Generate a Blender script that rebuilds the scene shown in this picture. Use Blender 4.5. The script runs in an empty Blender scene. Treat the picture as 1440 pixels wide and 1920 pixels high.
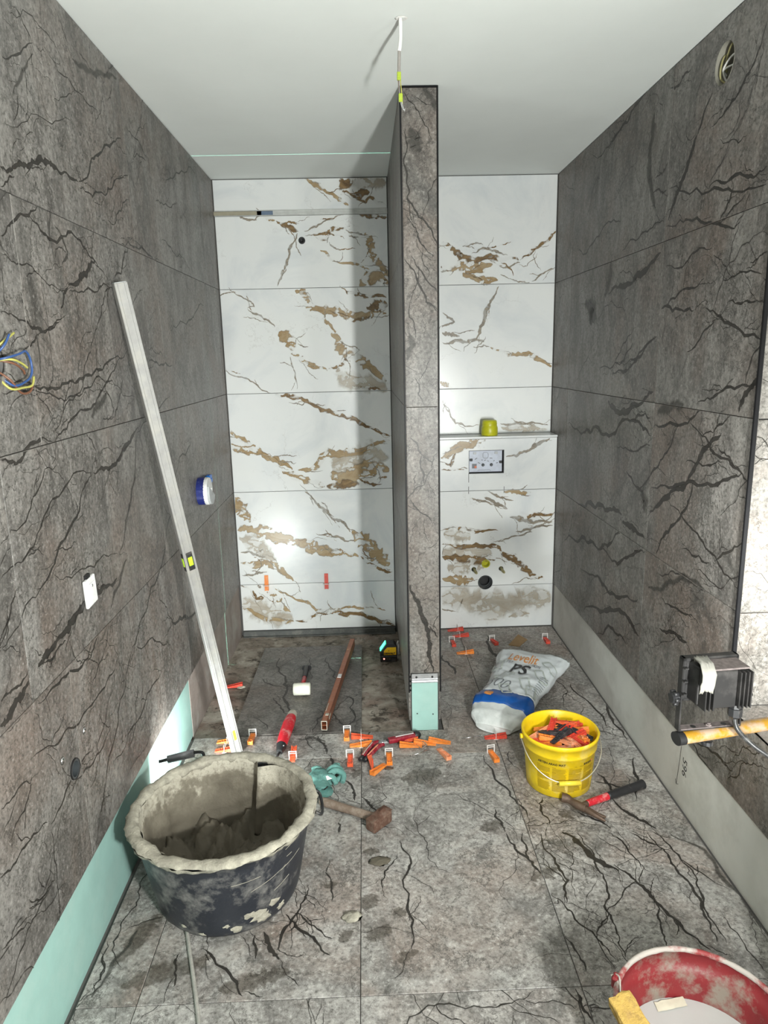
import bpy, bmesh, math, random
from mathutils import Vector, Matrix, Euler, noise as mnoise
random.seed(7)
PI = math.pi
S = bpy.context.scene
COL = S.collection
# ------------------------------------------------------------------ camera, world, exposure
CAMLOC = Vector((0, -4.2925, 1.6828))
cam = bpy.data.objects.new('camera', bpy.data.cameras.new('camera')); COL.objects.link(cam)
_r = Vector((0.99932542, -0.02920678, -0.02226371)); _u = Vector((0.02806377, 0.21628891, 0.97592599)); _f = Vector((0.02368826, 0.97589245, -0.21696266))
cam.matrix_world = Matrix(((_r.x, _u.x, -_f.x, CAMLOC.x), (_r.y, _u.y, -_f.y, CAMLOC.y), (_r.z, _u.z, -_f.z, CAMLOC.z), (0, 0, 0, 1)))
cam.data.sensor_fit = 'VERTICAL'; cam.data.sensor_height = 36; cam.data.sensor_width = 27
cam.data.lens = 1317.87 / 1920 * 36; cam.data.clip_start = 0.05
S.camera = cam
W = bpy.data.worlds.new('world'); S.world = W; W.use_nodes = True
W.node_tree.nodes['Background'].inputs[0].default_value = (0.85, 0.95, 1, 1)
W.node_tree.nodes['Background'].inputs[1].default_value = 0.02
S.view_settings.view_transform = 'Standard'; S.view_settings.look = 'None'; S.view_settings.gamma = 1
S.view_settings.exposure = 0.06
P_A, P_B, P_C, P_D, P_E, P_L = 22.0, 7.0, 11.0, 22.0, 86.0, 450.0     # watts of three work lights, two added fill lamps and the laser (the lamps themselves are built further down)
# ------------------------------------------------------------------ room measures (metres; x right, y into the room, z up)
XL, XR, ZC = -0.825, 1.142, 2.674
Z0 = 0.278; ROWS = [Z0, Z0 + .6, Z0 + 1.2, Z0 + 1.8, ZC]
PX0, PX1, PY = 0.165, 0.31, -1.364       # partition wall
QD, QZ = 0.157, 1.203                    # boxed-in cistern wall
YE = -2.262; ZL = 0.562                  # alcove edge and ledge in the right wall
YN = -5.2                                # wall behind the camera
# ------------------------------------------------------------------ materials
def mat(name, col=(.5, .5, .5), rough=.5, metal=0., dust=0., dcol=(.55, .52, .46), dscale=14, bump=0., spec=.5, trans=0., emit=None, estr=0., var=.12, alpha=1, dlo=.5):
    m = bpy.data.materials.new(name); m.use_nodes = True; nt = m.node_tree; b = nt.nodes['Principled BSDF']
    b.inputs['Roughness'].default_value = rough; b.inputs['Metallic'].default_value = metal
    b.inputs['Specular IOR Level'].default_value = spec; b.inputs['Transmission Weight'].default_value = trans
    b.inputs['Alpha'].default_value = alpha
    if emit: b.inputs['Emission Color'].default_value = (*emit, 1); b.inputs['Emission Strength'].default_value = estr
    g = nt.nodes.new('ShaderNodeNewGeometry')
    def noise(sc, det=6, rgh=.6):
        n = nt.nodes.new('ShaderNodeTexNoise'); n.inputs['Scale'].default_value = sc; n.inputs['Detail'].default_value = det; n.inputs['Roughness'].default_value = rgh
        nt.links.new(g.outputs['Position'], n.inputs['Vector']); return n.outputs[0]
    def ramp(f, stops):
        r = nt.nodes.new('ShaderNodeValToRGB'); e = r.color_ramp.elements
        while len(e) < len(stops): e.new(.5)
        for k, (p, c) in enumerate(stops): e[k].position = p; e[k].color = (*c, 1)
        nt.links.new(f, r.inputs[0]); return r.outputs[0]
    n1 = noise(dscale * 1.7)
    c = ramp(n1, [(.3, tuple(x * (1 - var) for x in col)), (.7, tuple(min(1, x * (1 + var)) for x in col))])
    if dust > 0:
        f = ramp(noise(dscale, 8, .68), [(dlo - .02, (0, 0, 0)), (dlo + .12, (1, 1, 1))])
        mu = nt.nodes.new('ShaderNodeMath'); mu.operation = 'MULTIPLY'; mu.inputs[1].default_value = dust; nt.links.new(f, mu.inputs[0])
        mx = nt.nodes.new('ShaderNodeMix'); mx.data_type = 'RGBA'; nt.links.new(mu.outputs[0], mx.inputs[0]); nt.links.new(c, mx.inputs[6]); mx.inputs[7].default_value = (*dcol, 1); c = mx.outputs[2]
    nt.links.new(c, b.inputs['Base Color'])
    if bump:
        bp = nt.nodes.new('ShaderNodeBump'); bp.inputs['Strength'].default_value = bump; bp.inputs['Distance'].default_value = .004
        nt.links.new(noise(dscale * 6, 6), bp.inputs['Height']); nt.links.new(bp.outputs[0], b.inputs['Normal'])
    return m

class NT:
    def __init__(s, name):
        s.m = bpy.data.materials.new(name); s.m.use_nodes = True; s.t = s.m.node_tree; s.b = s.t.nodes['Principled BSDF']
    def n(s, t, **k):
        o = s.t.nodes.new('ShaderNode' + t)
        for a, v in k.items(): setattr(o, a, v)
        return o
    def l(s, a, b): s.t.links.new(a, b)
    def pos(s, rnd=True, scale=(1, 1, 1), rot=(0, 0, 0)):
        g = s.n('NewGeometry').outputs['Position']
        if rnd:
            oi = s.n('ObjectInfo'); m = s.n('VectorMath', operation='MULTIPLY_ADD'); m.inputs[1].default_value = (0, 0, 0)
            sc = s.n('VectorMath', operation='SCALE'); sc.inputs[0].default_value = (13, 7, 19); s.l(oi.outputs['Random'], sc.inputs['Scale'])
            ad = s.n('VectorMath', operation='ADD'); s.l(g, ad.inputs[0]); s.l(sc.outputs[0], ad.inputs[1]); g = ad.outputs[0]
        mp = s.n('Mapping'); mp.inputs['Scale'].default_value = scale; mp.inputs['Rotation'].default_value = rot; s.l(g, mp.inputs[0]); return mp.outputs[0]
    def noise(s, v, sc, det=6, rgh=.6, dis=0):
        n = s.n('TexNoise'); n.inputs['Scale'].default_value = sc; n.inputs['Detail'].default_value = det; n.inputs['Roughness'].default_value = rgh; n.inputs['Distortion'].default_value = dis
        s.l(v, n.inputs['Vector']); return n
    def ramp(s, f, stops):
        r = s.n('ValToRGB'); e = r.color_ramp.elements
        while len(e) < len(stops): e.new(.5)
        for k, (p, c) in enumerate(stops):
            e[k].position = p; e[k].color = (*c, 1) if isinstance(c, tuple) else (c, c, c, 1)
        s.l(f, r.inputs[0]); return r.outputs[0]
    def mix(s, f, a, b, mode='MIX'):
        x = s.n('Mix', data_type='RGBA', blend_type=mode)
        for i, v in ((0, f), (6, a), (7, b)):
            if hasattr(v, 'is_linked'): s.l(v, x.inputs[i])
            elif i == 0: x.inputs[0].default_value = v
            else: x.inputs[i].default_value = (*v, 1)
        return x.outputs[2]
    def math(s, op, a, b):
        x = s.n('Math', operation=op)
        for i, v in ((0, a), (1, b)):
            if hasattr(v, 'is_linked'): s.l(v, x.inputs[i])
            else: x.inputs[i].default_value = v
        return x.outputs[0]

def grey_marble(name, gain=1., rough=.42, warm=1.):
    k = NT(name); p = k.pos(); st = k.pos(True, (1, 1, .45), (.5, .5, 0))
    big = k.noise(p, 1.9, 6, .62, .6).outputs[0]; med = k.noise(st, 6, 12, .74, .9).outputs[0]; fine = k.noise(p, 75, 8, .78).outputs[0]; blot = k.noise(st, 3.2, 9, .7, 1.4).outputs[0]
    g = lambda a, b, c: (a * gain * warm, b * gain, c * gain / warm)
    base = k.ramp(med, [(.26, g(.055, .052, .049)), (.42, g(.135, .126, .116)), (.54, g(.215, .203, .187)), (.66, g(.285, .27, .25)), (.8, g(.38, .365, .34))])
    base = k.mix(k.ramp(big, [(.46, 0.), (.64, .6)]), base, g(.17, .125, .10))
    base = k.mix(k.ramp(blot, [(.30, .85), (.44, 0.)]), base, g(.06, .057, .052))
    base = k.mix(k.ramp(blot, [(.56, 0.), (.72, .5)]), base, g(.33, .318, .298))
    base = k.mix(k.ramp(fine, [(.35, .9), (.50, 0.)]), base, g(.05, .046, .041))
    base = k.mix(k.ramp(fine, [(.55, 0.), (.68, .6)]), base, g(.46, .44, .41))
    w = k.noise(p, 4.5, 7, .72); add = k.n('VectorMath', operation='MULTIPLY_ADD'); k.l(w.outputs[1], add.inputs[0]); add.inputs[1].default_value = (.36, .36, .36); k.l(p, add.inputs[2])
    for sc, th, lo in ((3.6, .014, .40), (8, .022, .46), (19, .04, .5)):
        vo = k.n('TexVoronoi', feature='DISTANCE_TO_EDGE'); vo.inputs['Scale'].default_value = sc; k.l(add.outputs[0], vo.inputs['Vector'])
        ln = k.ramp(vo.outputs['Distance'], [(0., 1.), (th * .5, .7), (th, 0.)])
        gate = k.ramp(k.noise(p, 2.3 + sc * .35, 5, .65).outputs[0], [(lo, 0.), (lo + .12, .85)])
        base = k.mix(k.math('MULTIPLY', ln, gate), base, g(.04, .037, .033))
    k.l(base, k.b.inputs['Base Color']); k.b.inputs['Roughness'].default_value = rough; k.b.inputs['Specular IOR Level'].default_value = .35
    bp = k.n('Bump'); bp.inputs['Strength'].default_value = .12; bp.inputs['Distance'].default_value = .003; k.l(fine, bp.inputs['Height']); k.l(bp.outputs[0], k.b.inputs['Normal'])
    return k.m

def white_marble(name):
    k = NT(name); p = k.pos(); c = k.ramp(k.noise(p, 2.3, 8, .6, .8).outputs[0], [(.3, (.64, .67, .69)), (.5, (.77, .785, .78)), (.75, (.80, .81, .79))])
    w = k.noise(p, 3, 6, .7); add = k.n('VectorMath', operation='MULTIPLY_ADD'); k.l(w.outputs[1], add.inputs[0]); add.inputs[1].default_value = (.5, .5, .5); k.l(p, add.inputs[2])
    vo = k.n('TexVoronoi', feature='DISTANCE_TO_EDGE'); vo.inputs['Scale'].default_value = 3.2; k.l(add.outputs[0], vo.inputs['Vector'])
    c = k.mix(k.math('MULTIPLY', k.ramp(vo.outputs['Distance'], [(0., .7), (.012, 0.)]), k.ramp(k.noise(p, 3.7, 5, .6).outputs[0], [(.52, 0.), (.66, .8)])), c, (.42, .40, .38))
    k.l(c, k.b.inputs['Base Color']); k.b.inputs['Roughness'].default_value = .27; k.b.inputs['Specular IOR Level'].default_value = .5
    return k.m

def vein_mat(name, c1, c2, alpha, lo, hi, amp, nscale, islands=0, rough=.4, edge=None):
    k = NT(name); p = k.pos(False); at = k.n('Attribute', attribute_name='vein'); n = k.noise(p, nscale, 7, .68, .3).outputs[0]
    v = k.math('ADD', at.outputs['Fac'], k.math('MULTIPLY', k.math('SUBTRACT', n, .5), amp))
    mr = k.n('MapRange', interpolation_type='SMOOTHSTEP'); k.l(v, mr.inputs[0]); mr.inputs[1].default_value = lo; mr.inputs[2].default_value = hi; a = mr.outputs[0]
    a = k.math('MULTIPLY', a, k.ramp(at.outputs['Fac'], [(.0, 0.), (.12, 1.)]))
    if islands:
        w = k.noise(p, 6, 5, .65); ad = k.n('VectorMath', operation='MULTIPLY_ADD'); k.l(w.outputs[1], ad.inputs[0]); ad.inputs[1].default_value = (.12, .12, .12); k.l(k.pos(False, (.55, 1, 1.3)), ad.inputs[2])
        vo = k.n('TexVoronoi', feature='DISTANCE_TO_EDGE'); vo.inputs['Scale'].default_value = 14; k.l(ad.outputs[0], vo.inputs['Vector'])
        isl = k.math('MULTIPLY', k.ramp(vo.outputs['Distance'], [(.05, 0.), (.09, 1.)]), k.ramp(k.noise(p, 9, 3, .5).outputs[0], [(.47, 0.), (.53, 1.)]))
        a = k.math('MULTIPLY', a, k.math('SUBTRACT', 1, k.math('MULTIPLY', isl, islands)))
    a = k.math('MULTIPLY', a, alpha)
    col = k.mix(k.ramp(k.noise(k.pos(False, (1, 1, 2.6), (0, .35, 0)), nscale * .6, 9, .72, 1.4).outputs[0], [(.35, 0.), (.65, 1.)]), c1, c2)
    if edge: col = k.mix(k.ramp(v, [(lo, 1.), (lo + (hi - lo) * 1.1, 0.)]), col, edge)
    k.l(col, k.b.inputs['Base Color']); k.l(a, k.b.inputs['Alpha'])
    k.b.inputs['Roughness'].default_value = rough; k.b.inputs['Specular IOR Level'].default_value = .4
    return k.m

M = {}
M['grey'] = grey_marble('grey_marble', .92); M['greyfloor'] = grey_marble('grey_marble_floor', 1.8, .5, .98)
M['white'] = white_marble('white_marble')
KINDS = 'dsgbtcmp'
VM = [vein_mat('vein_dark', (.022, .02, .018), (.045, .04, .034), .84, .24, .5, .7, 30),
      vein_mat('vein_soft', (.05, .047, .042), (.09, .085, .075), .6, .1, .75, .6, 18),
      vein_mat('vein_gold', (.33, .215, .095), (.50, .39, .24), .9, .17, .40, .9, 13, .95, .27, (.22, .14, .07)),
      vein_mat('vein_brown', (.12, .07, .03), (.34, .22, .10), .9, .18, .46, 1.0, 18, .95, .27, (.13, .10, .08)),
      vein_mat('vein_taupe', (.19, .16, .12), (.44, .38, .30), .8, .24, .6, 1.0, 22, .4, .27),
      vein_mat('vein_cloud', (.42, .34, .24), (.66, .60, .50), .6, .12, .7, 1.0, 9, .7, .27),
      vein_mat('damp_stain', (.06, .048, .034), (.13, .11, .085), .42, .25, .6, 1.0, 30, 0, .3),
      vein_mat('pencil', (.05, .05, .05), (.07, .07, .07), .9, .2, .4, .2, 60)]
VMC = list(VM); M_TILES = {'grey': [M['grey']] + VM, 'floor': [M['greyfloor']] + VM, 'white': [M['white']] + VM}

def screed_mat():
    k = NT('screed'); p = k.pos(False)
    c = k.ramp(k.noise(p, 6, 9, .7, .5).outputs[0], [(.32, (.09, .072, .055)), (.46, (.27, .232, .19)), (.62, (.46, .42, .36)), (.75, (.58, .54, .48))])
    c = k.mix(k.ramp(k.noise(p, 3.3, 4, .6).outputs[0], [(.52, 0.), (.64, .45)]), c, (.26, .14, .11))
    c = k.mix(k.ramp(k.noise(p, 14, 6, .75).outputs[0], [(.37, .9), (.46, 0.)]), c, (.04, .032, .023))
    c = k.mix(k.ramp(k.noise(p, 4.2, 7, .72).outputs[0], [(.36, .75), (.47, 0.)]), c, (.075, .06, .042))
    k.l(c, k.b.inputs['Base Color']); k.b.inputs['Roughness'].default_value = .85
    bp = k.n('Bump'); bp.inputs['Strength'].default_value = .6; bp.inputs['Distance'].default_value = .006; k.l(k.noise(p, 40, 8, .7).outputs[0], bp.inputs['Height']); k.l(bp.outputs[0], k.b.inputs['Normal'])
    return k.m
M['screed'] = screed_mat()
M['coat'] = mat('waterproof_coat', (.27, .225, .2), .8, dust=.6, dcol=(.40, .38, .35), dscale=5, bump=.3, var=.2)
M['teal'] = mat('green_gypsum', (.31, .50, .455), .8, dust=.3, dcol=(.40, .54, .49), dscale=6, var=.06)
M['strip'] = mat('grey_board', (.60, .59, .55), .85, dust=.4, dcol=(.40, .39, .35), dscale=4, var=.05)
M['paint'] = mat('ceiling_paint', (.76, .79, .765), .9, dscale=2, var=.02)
M['darkcore'] = mat('wall_core', (.10, .095, .09), .9)
M['blacktrim'] = mat('black_trim', (.006, .006, .007), .5, spec=.2)
M['steel'] = mat('galvanised_steel', (.62, .63, .65), .38, 1., dscale=30)
M['chrome'] = mat('chrome', (.75, .75, .76), .2, 1.)
M['black'] = mat('black_plastic', (.022, .022, .024), .45, dust=.35, dcol=(.30, .27, .24), dscale=18, dlo=.56)
M['blackclean'] = mat('black_rubber', (.015, .015, .016), .5)
M['darkgrey'] = mat('grey_foam', (.13, .13, .14), .8, dust=.4, dcol=(.3, .3, .3))
M['orange'] = mat('orange_plastic', (.86, .25, .035), .45, dust=.22, dcol=(.75, .48, .3), dscale=60)
M['redor'] = mat('red_orange_plastic', (.80, .115, .04), .42, dust=.22, dcol=(.75, .36, .27), dscale=60)
M['red'] = mat('red_plastic', (.66, .055, .03), .42, dust=.2, dcol=(.65, .27, .2), dscale=60)
M['salmon'] = mat('dusty_orange_plastic', (.82, .30, .14), .6, dust=.6, dcol=(.78, .50, .36), dscale=40)
M['blackw'] = mat('black_wedge_plastic', (.025, .025, .03), .42, dust=.3, dcol=(.2, .19, .18), dscale=60)
M['clip'] = mat('white_clip_plastic', (.82, .80, .78), .4, alpha=.92)
M['clipdirty'] = mat('dirty_clip_plastic', (.34, .27, .22), .5, alpha=.85)
M['yellow'] = mat('yellow_plastic', (.86, .60, .012), .38, dust=.55, dcol=(.84, .74, .42), dscale=9, dlo=.56)
M['yprint'] = mat('bucket_print', (.10, .07, .01), .5); M['yprintlight'] = mat('bucket_fine_print', (.40, .265, .008), .5)
M['redprint'] = mat('bucket_red_print', (.75, .2, .1), .5)
M['wire'] = mat('steel_wire', (.7, .68, .62), .35, .8)
M['ygrip'] = mat('yellow_grip', (.9, .70, .06), .4)
M['alu'] = mat('dusty_aluminium', (.36, .355, .345), .5, .3, dust=.7, dcol=(.42, .405, .37), dscale=12)
M['vial'] = mat('level_vial', (.55, .85, .05), .15, emit=None)
M['copper'] = mat('brown_aluminium', (.36, .125, .06), .4, .35, dust=.35, dcol=(.42, .22, .15), dscale=30)
M['whitish'] = mat('white_rubber', (.78, .77, .66), .6, dust=.3, dcol=(.5, .48, .4), dscale=30, dlo=.6)
M['redgrip'] = mat('red_tool_grip', (.62, .02, .035), .4, dust=.55, dcol=(.74, .50, .46), dscale=34, dlo=.53)
M['darkred'] = mat('dark_red_grip', (.27, .008, .022), .33, dust=.25, dcol=(.5, .3, .3), dscale=50)
M['dusty'] = mat('mortar_dusted', (.46, .43, .36), .9, dscale=30, bump=.4)
M['wood'] = mat('worn_wood', (.20, .14, .105), .75, dust=.5, dcol=(.36, .30, .25), dscale=24, bump=.4)
M['rust'] = mat('rusty_steel', (.16, .085, .06), .65, .5, dust=.5, dcol=(.33, .24, .19), dscale=40, bump=.6)
M['brownsteel'] = mat('brown_steel', (.13, .085, .06), .55, .4, dust=.4, dcol=(.22, .15, .11), dscale=30)
M['teal_cloth'] = mat('teal_glove_fabric', (.13, .30, .27), .85, dust=.4, dcol=(.22, .40, .36), dscale=40, bump=.5)
M['tag'] = mat('white_label', (.85, .85, .83), .6)
M['card'] = mat('cardboard', (.30, .19, .09), .8)
M['tubblack'] = mat('black_tub_plastic', (.021, .024, .032), .42, dust=.72, dcol=(.27, .262, .245), dscale=7, dlo=.505, bump=.2)
M['tubspat'] = mat('dried_mortar', (.40, .375, .305), .9, dscale=24, bump=.9, var=.3, dust=.5, dcol=(.28, .26, .21))
def mortar_mat():
    k = NT('wet_mortar'); p = k.pos(False)
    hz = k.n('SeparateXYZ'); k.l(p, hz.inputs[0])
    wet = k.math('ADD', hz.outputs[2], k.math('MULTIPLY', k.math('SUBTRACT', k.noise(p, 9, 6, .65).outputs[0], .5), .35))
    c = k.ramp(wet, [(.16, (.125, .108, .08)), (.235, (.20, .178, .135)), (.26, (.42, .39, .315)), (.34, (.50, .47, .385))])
    c = k.mix(k.ramp(k.noise(p, 60, 6, .7).outputs[0], [(.35, .6), (.5, 0.)]), c, (.13, .11, .08))
    k.l(c, k.b.inputs['Base Color']); k.b.inputs['Roughness'].default_value = .75
    bp = k.n('Bump'); bp.inputs['Strength'].default_value = .7; bp.inputs['Distance'].default_value = .006; k.l(k.noise(p, 55, 8, .7).outputs[0], bp.inputs['Height']); k.l(bp.outputs[0], k.b.inputs['Normal'])
    return k.m
M['mortar'] = mortar_mat()
M['redbucket'] = mat('red_bucket_plastic', (.20, .014, .017), .55, dust=.95, dcol=(.24, .21, .17), dscale=11, dlo=.50, bump=.2)
M['rimdust'] = mat('dusted_red_rim', (.28, .04, .04), .6, dust=.95, dcol=(.46, .43, .39), dscale=13, dlo=.42)
M['water'] = mat('milky_water', (.50, .50, .485), .12, dscale=3, var=.04)
M['sponge'] = mat('yellow_sponge', (.46, .30, .075), .95, dust=.6, dcol=(.25, .15, .06), dscale=34, bump=1., dlo=.55)
M['paper'] = mat('wet_paper', (.66, .63, .50), .7)
M['bagwhite'] = mat('white_bag_film', (.70, .74, .76), .32, var=.05, dscale=8)
M['bagblue'] = mat('blue_bag_band', (.008, .085, .34), .35, dust=.3, dcol=(.1, .2, .45), dscale=22, dlo=.58)
M['bagclear'] = mat('clear_bag_film', (.56, .58, .57), .22, dust=.5, dcol=(.74, .75, .74), dscale=17)
M['inkorange'] = mat('orange_ink', (.66, .26, .06), .4); M['inkblack'] = mat('black_ink', (.012, .012, .014), .4)
M['inkgrey'] = mat('pale_grey_ink', (.50, .54, .51), .4); M['inkmid'] = mat('grey_ink', (.12, .13, .15), .4)
M['polepaint'] = mat('yellow_pole_paint', (.42, .22, .02), .4, dust=.8, dcol=(.42, .32, .26), dscale=22, dlo=.46)
M['lampblack'] = mat('black_lamp_casting', (.02, .019, .019), .5, dust=.5, dcol=(.09, .083, .08), dscale=12, dlo=.52)
M['lamptop'] = mat('dusty_lamp_casting', (.17, .14, .135), .85, dscale=60, var=.35)
M['rag'] = mat('crumpled_paper_rag', (.29, .28, .25), .9, dscale=40)
M['cable'] = mat('black_cable', (.03, .03, .03), .4, dust=.3, dcol=(.35, .35, .34), dscale=40)
M['rope'] = mat('dusty_grey_cable', (.34, .33, .30), .7, dust=.5, dcol=(.5, .48, .43), dscale=60)
M['lens'] = mat('lamp_lens', (.8, .8, .8), .1, emit=(1, .98, .94), estr=6.)
M['cablewhite'] = mat('white_cable', (.8, .8, .78), .5); M['cablegrey'] = mat('grey_cable', (.27, .25, .23), .5)
M['conn'] = mat('yellow_green_connector', (.36, .46, .04), .3); M['brownwire'] = mat('brown_wire', (.16, .07, .04), .45)
M['bluewire'] = mat('blue_wire', (.03, .075, .22), .4); M['yelwire'] = mat('yellow_wire', (.42, .40, .10), .4)
M['navy'] = mat('navy_collar', (.012, .022, .16), .4, dust=.2, dcol=(.5, .5, .55), dscale=50, dlo=.62)
M['offwhite'] = mat('white_plastic', (.80, .80, .79), .4); M['greywhite'] = mat('grey_white_plastic', (.52, .54, .55), .45)
M['blueplug'] = mat('blue_plug', (.01, .16, .62), .35)
M['olive'] = mat('yellow_green_pipe', (.56, .55, .02), .35); M['pipe'] = mat('dark_grey_pipe', (.05, .056, .06), .4)
M['rod'] = mat('threaded_rod_sleeve', (.33, .30, .14), .5); M['insert'] = mat('cistern_insert', (.56, .60, .70), .4)
M['slot'] = mat('profile_slot', (.58, .59, .57), .4, .2); M['tape'] = mat('masking_tape', (.34, .31, .23), .7); M['bluebit'] = mat('blue_film', (.12, .17, .25), .5)
M['drain'] = mat('drain_channel', (.115, .12, .115), .45, .3, dust=.4, dcol=(.3, .29, .26), dscale=20)
M['laseryel'] = mat('laser_yellow', (.80, .46, .01), .4); M['greenlight'] = mat('green_laser_window', (.02, .5, .2), .3, emit=(.05, 1, .45), estr=5.)
M['redlight'] = mat('red_indicator', (.8, .1, .1), .3, emit=(1, .25, .2), estr=6.)
M['board'] = mat('duct_board', (.25, .24, .20), .8)
M['putty'] = mat('white_putty', (.7, .69, .66), .8)
# ------------------------------------------------------------------ mesh helpers
class MB:
    def __init__(s): s.bm = bmesh.new()
    def _mi(s, n0, mi):
        s.bm.faces.ensure_lookup_table()
        for f in s.bm.faces[n0:]: f.material_index = mi
    def box(s, c, d, rot=None, bev=0., mi=0, seg=1):
        n0 = len(s.bm.faces); q = bmesh.new(); bmesh.ops.create_cube(q, size=1)
        for v in q.verts: v.co = Vector((v.co.x * d[0], v.co.y * d[1], v.co.z * d[2]))
        if bev: bmesh.ops.bevel(q, geom=q.edges[:] + q.verts[:], offset=bev, segments=seg, affect='EDGES', profile=.5)
        m = Matrix.Translation(c) @ (rot.to_4x4() if rot else Matrix())
        s._in(q, m); s._mi(n0, mi); return s
    def _in(s, q, m=None):
        if m is not None: bmesh.ops.transform(q, matrix=m, verts=q.verts)
        mp = {v: s.bm.verts.new(v.co) for v in q.verts}
        for f in q.faces:
            try: g = s.bm.faces.new([mp[v] for v in f.verts]); g.smooth = f.smooth; g.material_index = f.material_index
            except ValueError: pass
        q.free()
    def lathe(s, prof, c=(0, 0, 0), n=32, mi=0, axis=None, smooth=True, cap0=False, cap1=False):
        n0 = len(s.bm.faces); R = Vector((0, 0, 1)).rotation_difference(Vector(axis)).to_matrix() if axis else Matrix.Identity(3); c = Vector(c)
        rings = []
        for r, z in prof:
            rings.append([s.bm.verts.new(c + R @ Vector((r * math.cos(2 * PI * k / n), r * math.sin(2 * PI * k / n), z))) for k in range(n)] if r > 1e-6 else [s.bm.verts.new(c + R @ Vector((0, 0, z)))])
        for a, b in zip(rings, rings[1:]):
            for k in range(n):
                k2 = (k + 1) % n
                if len(a) == 1 and len(b) == 1: continue
                if len(a) == 1: f = s.bm.faces.new((a[0], b[k], b[k2]))
                elif len(b) == 1: f = s.bm.faces.new((a[k], b[0], a[k2]))
                else: f = s.bm.faces.new((a[k], a[k2], b[k2], b[k]))
                f.smooth = smooth
        if cap0 and len(rings[0]) > 1: s.bm.faces.new(rings[0][::-1])
        if cap1 and len(rings[-1]) > 1: s.bm.faces.new(rings[-1])
        s._mi(n0, mi); return s
    def cyl(s, p0, p1, r, n=16, mi=0, r1=None, smooth=True):
        p0 = Vector(p0); p1 = Vector(p1); h = (p1 - p0).length; r1 = r if r1 is None else r1
        return s.lathe([(0, 0), (r, 0), (r, 0), (r1, h), (r1, h), (0, h)], p0, n, mi, (p1 - p0) / h, smooth) if False else s.lathe([(r, 0), (r1, h)], p0, n, mi, (p1 - p0) / h, smooth, True, True)
    def tube(s, pts, r, n=8, mi=0, sub=6, radii=None):
        pts = [Vector(p) for p in pts]; P = []; RR = []
        if len(pts) > 2 and sub > 1:
            for i in range(len(pts) - 1):
                a = pts[max(i - 1, 0)]; b = pts[i]; c = pts[i + 1]; d = pts[min(i + 2, len(pts) - 1)]
                for k in range(sub):
                    t = k / sub; P.append(.5 * ((2 * b) + (c - a) * t + (2 * a - 5 * b + 4 * c - d) * t * t + (3 * b - a - 3 * c + d) * t ** 3))
                    RR.append(radii[i] * (1 - t) + radii[i + 1] * t if radii else r)
            P.append(pts[-1]); RR.append(radii[-1] if radii else r)
        else: P = pts; RR = radii or [r] * len(pts)
        n0 = len(s.bm.faces); rings = []; up = None
        for i, p in enumerate(P):
            t = (P[min(i + 1, len(P) - 1)] - P[max(i - 1, 0)]).normalized()
            if up is None: up = t.orthogonal().normalized()
            up = (up - t * up.dot(t)).normalized(); w = t.cross(up)
            rings.append([s.bm.verts.new(p + RR[i] * (up * math.cos(2 * PI * k / n) + w * math.sin(2 * PI * k / n))) for k in range(n)])
        for a, b in zip(rings, rings[1:]):
            for k in range(n): f = s.bm.faces.new((a[k], a[(k + 1) % n], b[(k + 1) % n], b[k])); f.smooth = True
        s.bm.faces.new(rings[0][::-1]); s.bm.faces.new(rings[-1]); s._mi(n0, mi); return s
    def prism(s, poly, h0, h1, ax='y', mi=0, m=None):
        n0 = len(s.bm.faces); f = {'y': lambda a, b, h: (a, h, b), 'z': lambda a, b, h: (a, b, h), 'x': lambda a, b, h: (h, a, b)}[ax]
        lo = [s.bm.verts.new(f(a, b, h0)) for a, b in poly]; hi = [s.bm.verts.new(f(a, b, h1)) for a, b in poly]
        if m is not None:
            for v in lo + hi: v.co = m @ v.co
        k = len(poly)
        for i in range(k): s.bm.faces.new((lo[i], lo[(i + 1) % k], hi[(i + 1) % k], hi[i]))
        s.bm.faces.new(lo[::-1]); s.bm.faces.new(hi); s._mi(n0, mi); return s
    def grid(s, fn, nu, nv, mi=0, wrapu=False, smooth=True):
        n0 = len(s.bm.faces)
        V = [[s.bm.verts.new(fn(i, j)) for j in range(nv)] for i in range(nu)]
        for i in range(nu if wrapu else nu - 1):
            for j in range(nv - 1):
                f = s.bm.faces.new((V[i][j], V[(i + 1) % nu][j], V[(i + 1) % nu][j + 1], V[i][j + 1])); f.smooth = smooth
        s._mi(n0, mi); return s
    def smooth(s):
        for f in s.bm.faces: f.smooth = True
        return s
    def mesh(s, name, mats):
        bmesh.ops.recalc_face_normals(s.bm, faces=s.bm.faces); me = bpy.data.meshes.new(name); s.bm.to_mesh(me); s.bm.free()
        for m in mats if isinstance(mats, (list, tuple)) else [mats]: me.materials.append(m)
        return me
def obj(name, mb, m, parent=None, loc=(0, 0, 0), rot=(0, 0, 0), label=None, kind=None):
    me = mb if isinstance(mb, bpy.types.Mesh) else mb.mesh(name, m)
    o = bpy.data.objects.new(name, me); COL.objects.link(o); o.location = loc; o.rotation_euler = rot
    if parent: o.parent = parent
    if label: o['label'] = label
    if kind: o['kind'] = kind
    return o
def thing(name, label, cat, loc=(0, 0, 0), rot=(0, 0, 0), group=None):
    o = bpy.data.objects.new(name, None); COL.objects.link(o); o.empty_display_size = .05
    o.location = loc; o.rotation_euler = rot; o['label'] = label; o['category'] = cat
    if group: o['group'] = group
    return o
def tag(o, label, cat, group=None):
    o['label'] = label; o['category'] = cat
    if group: o['group'] = group
    return o
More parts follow.
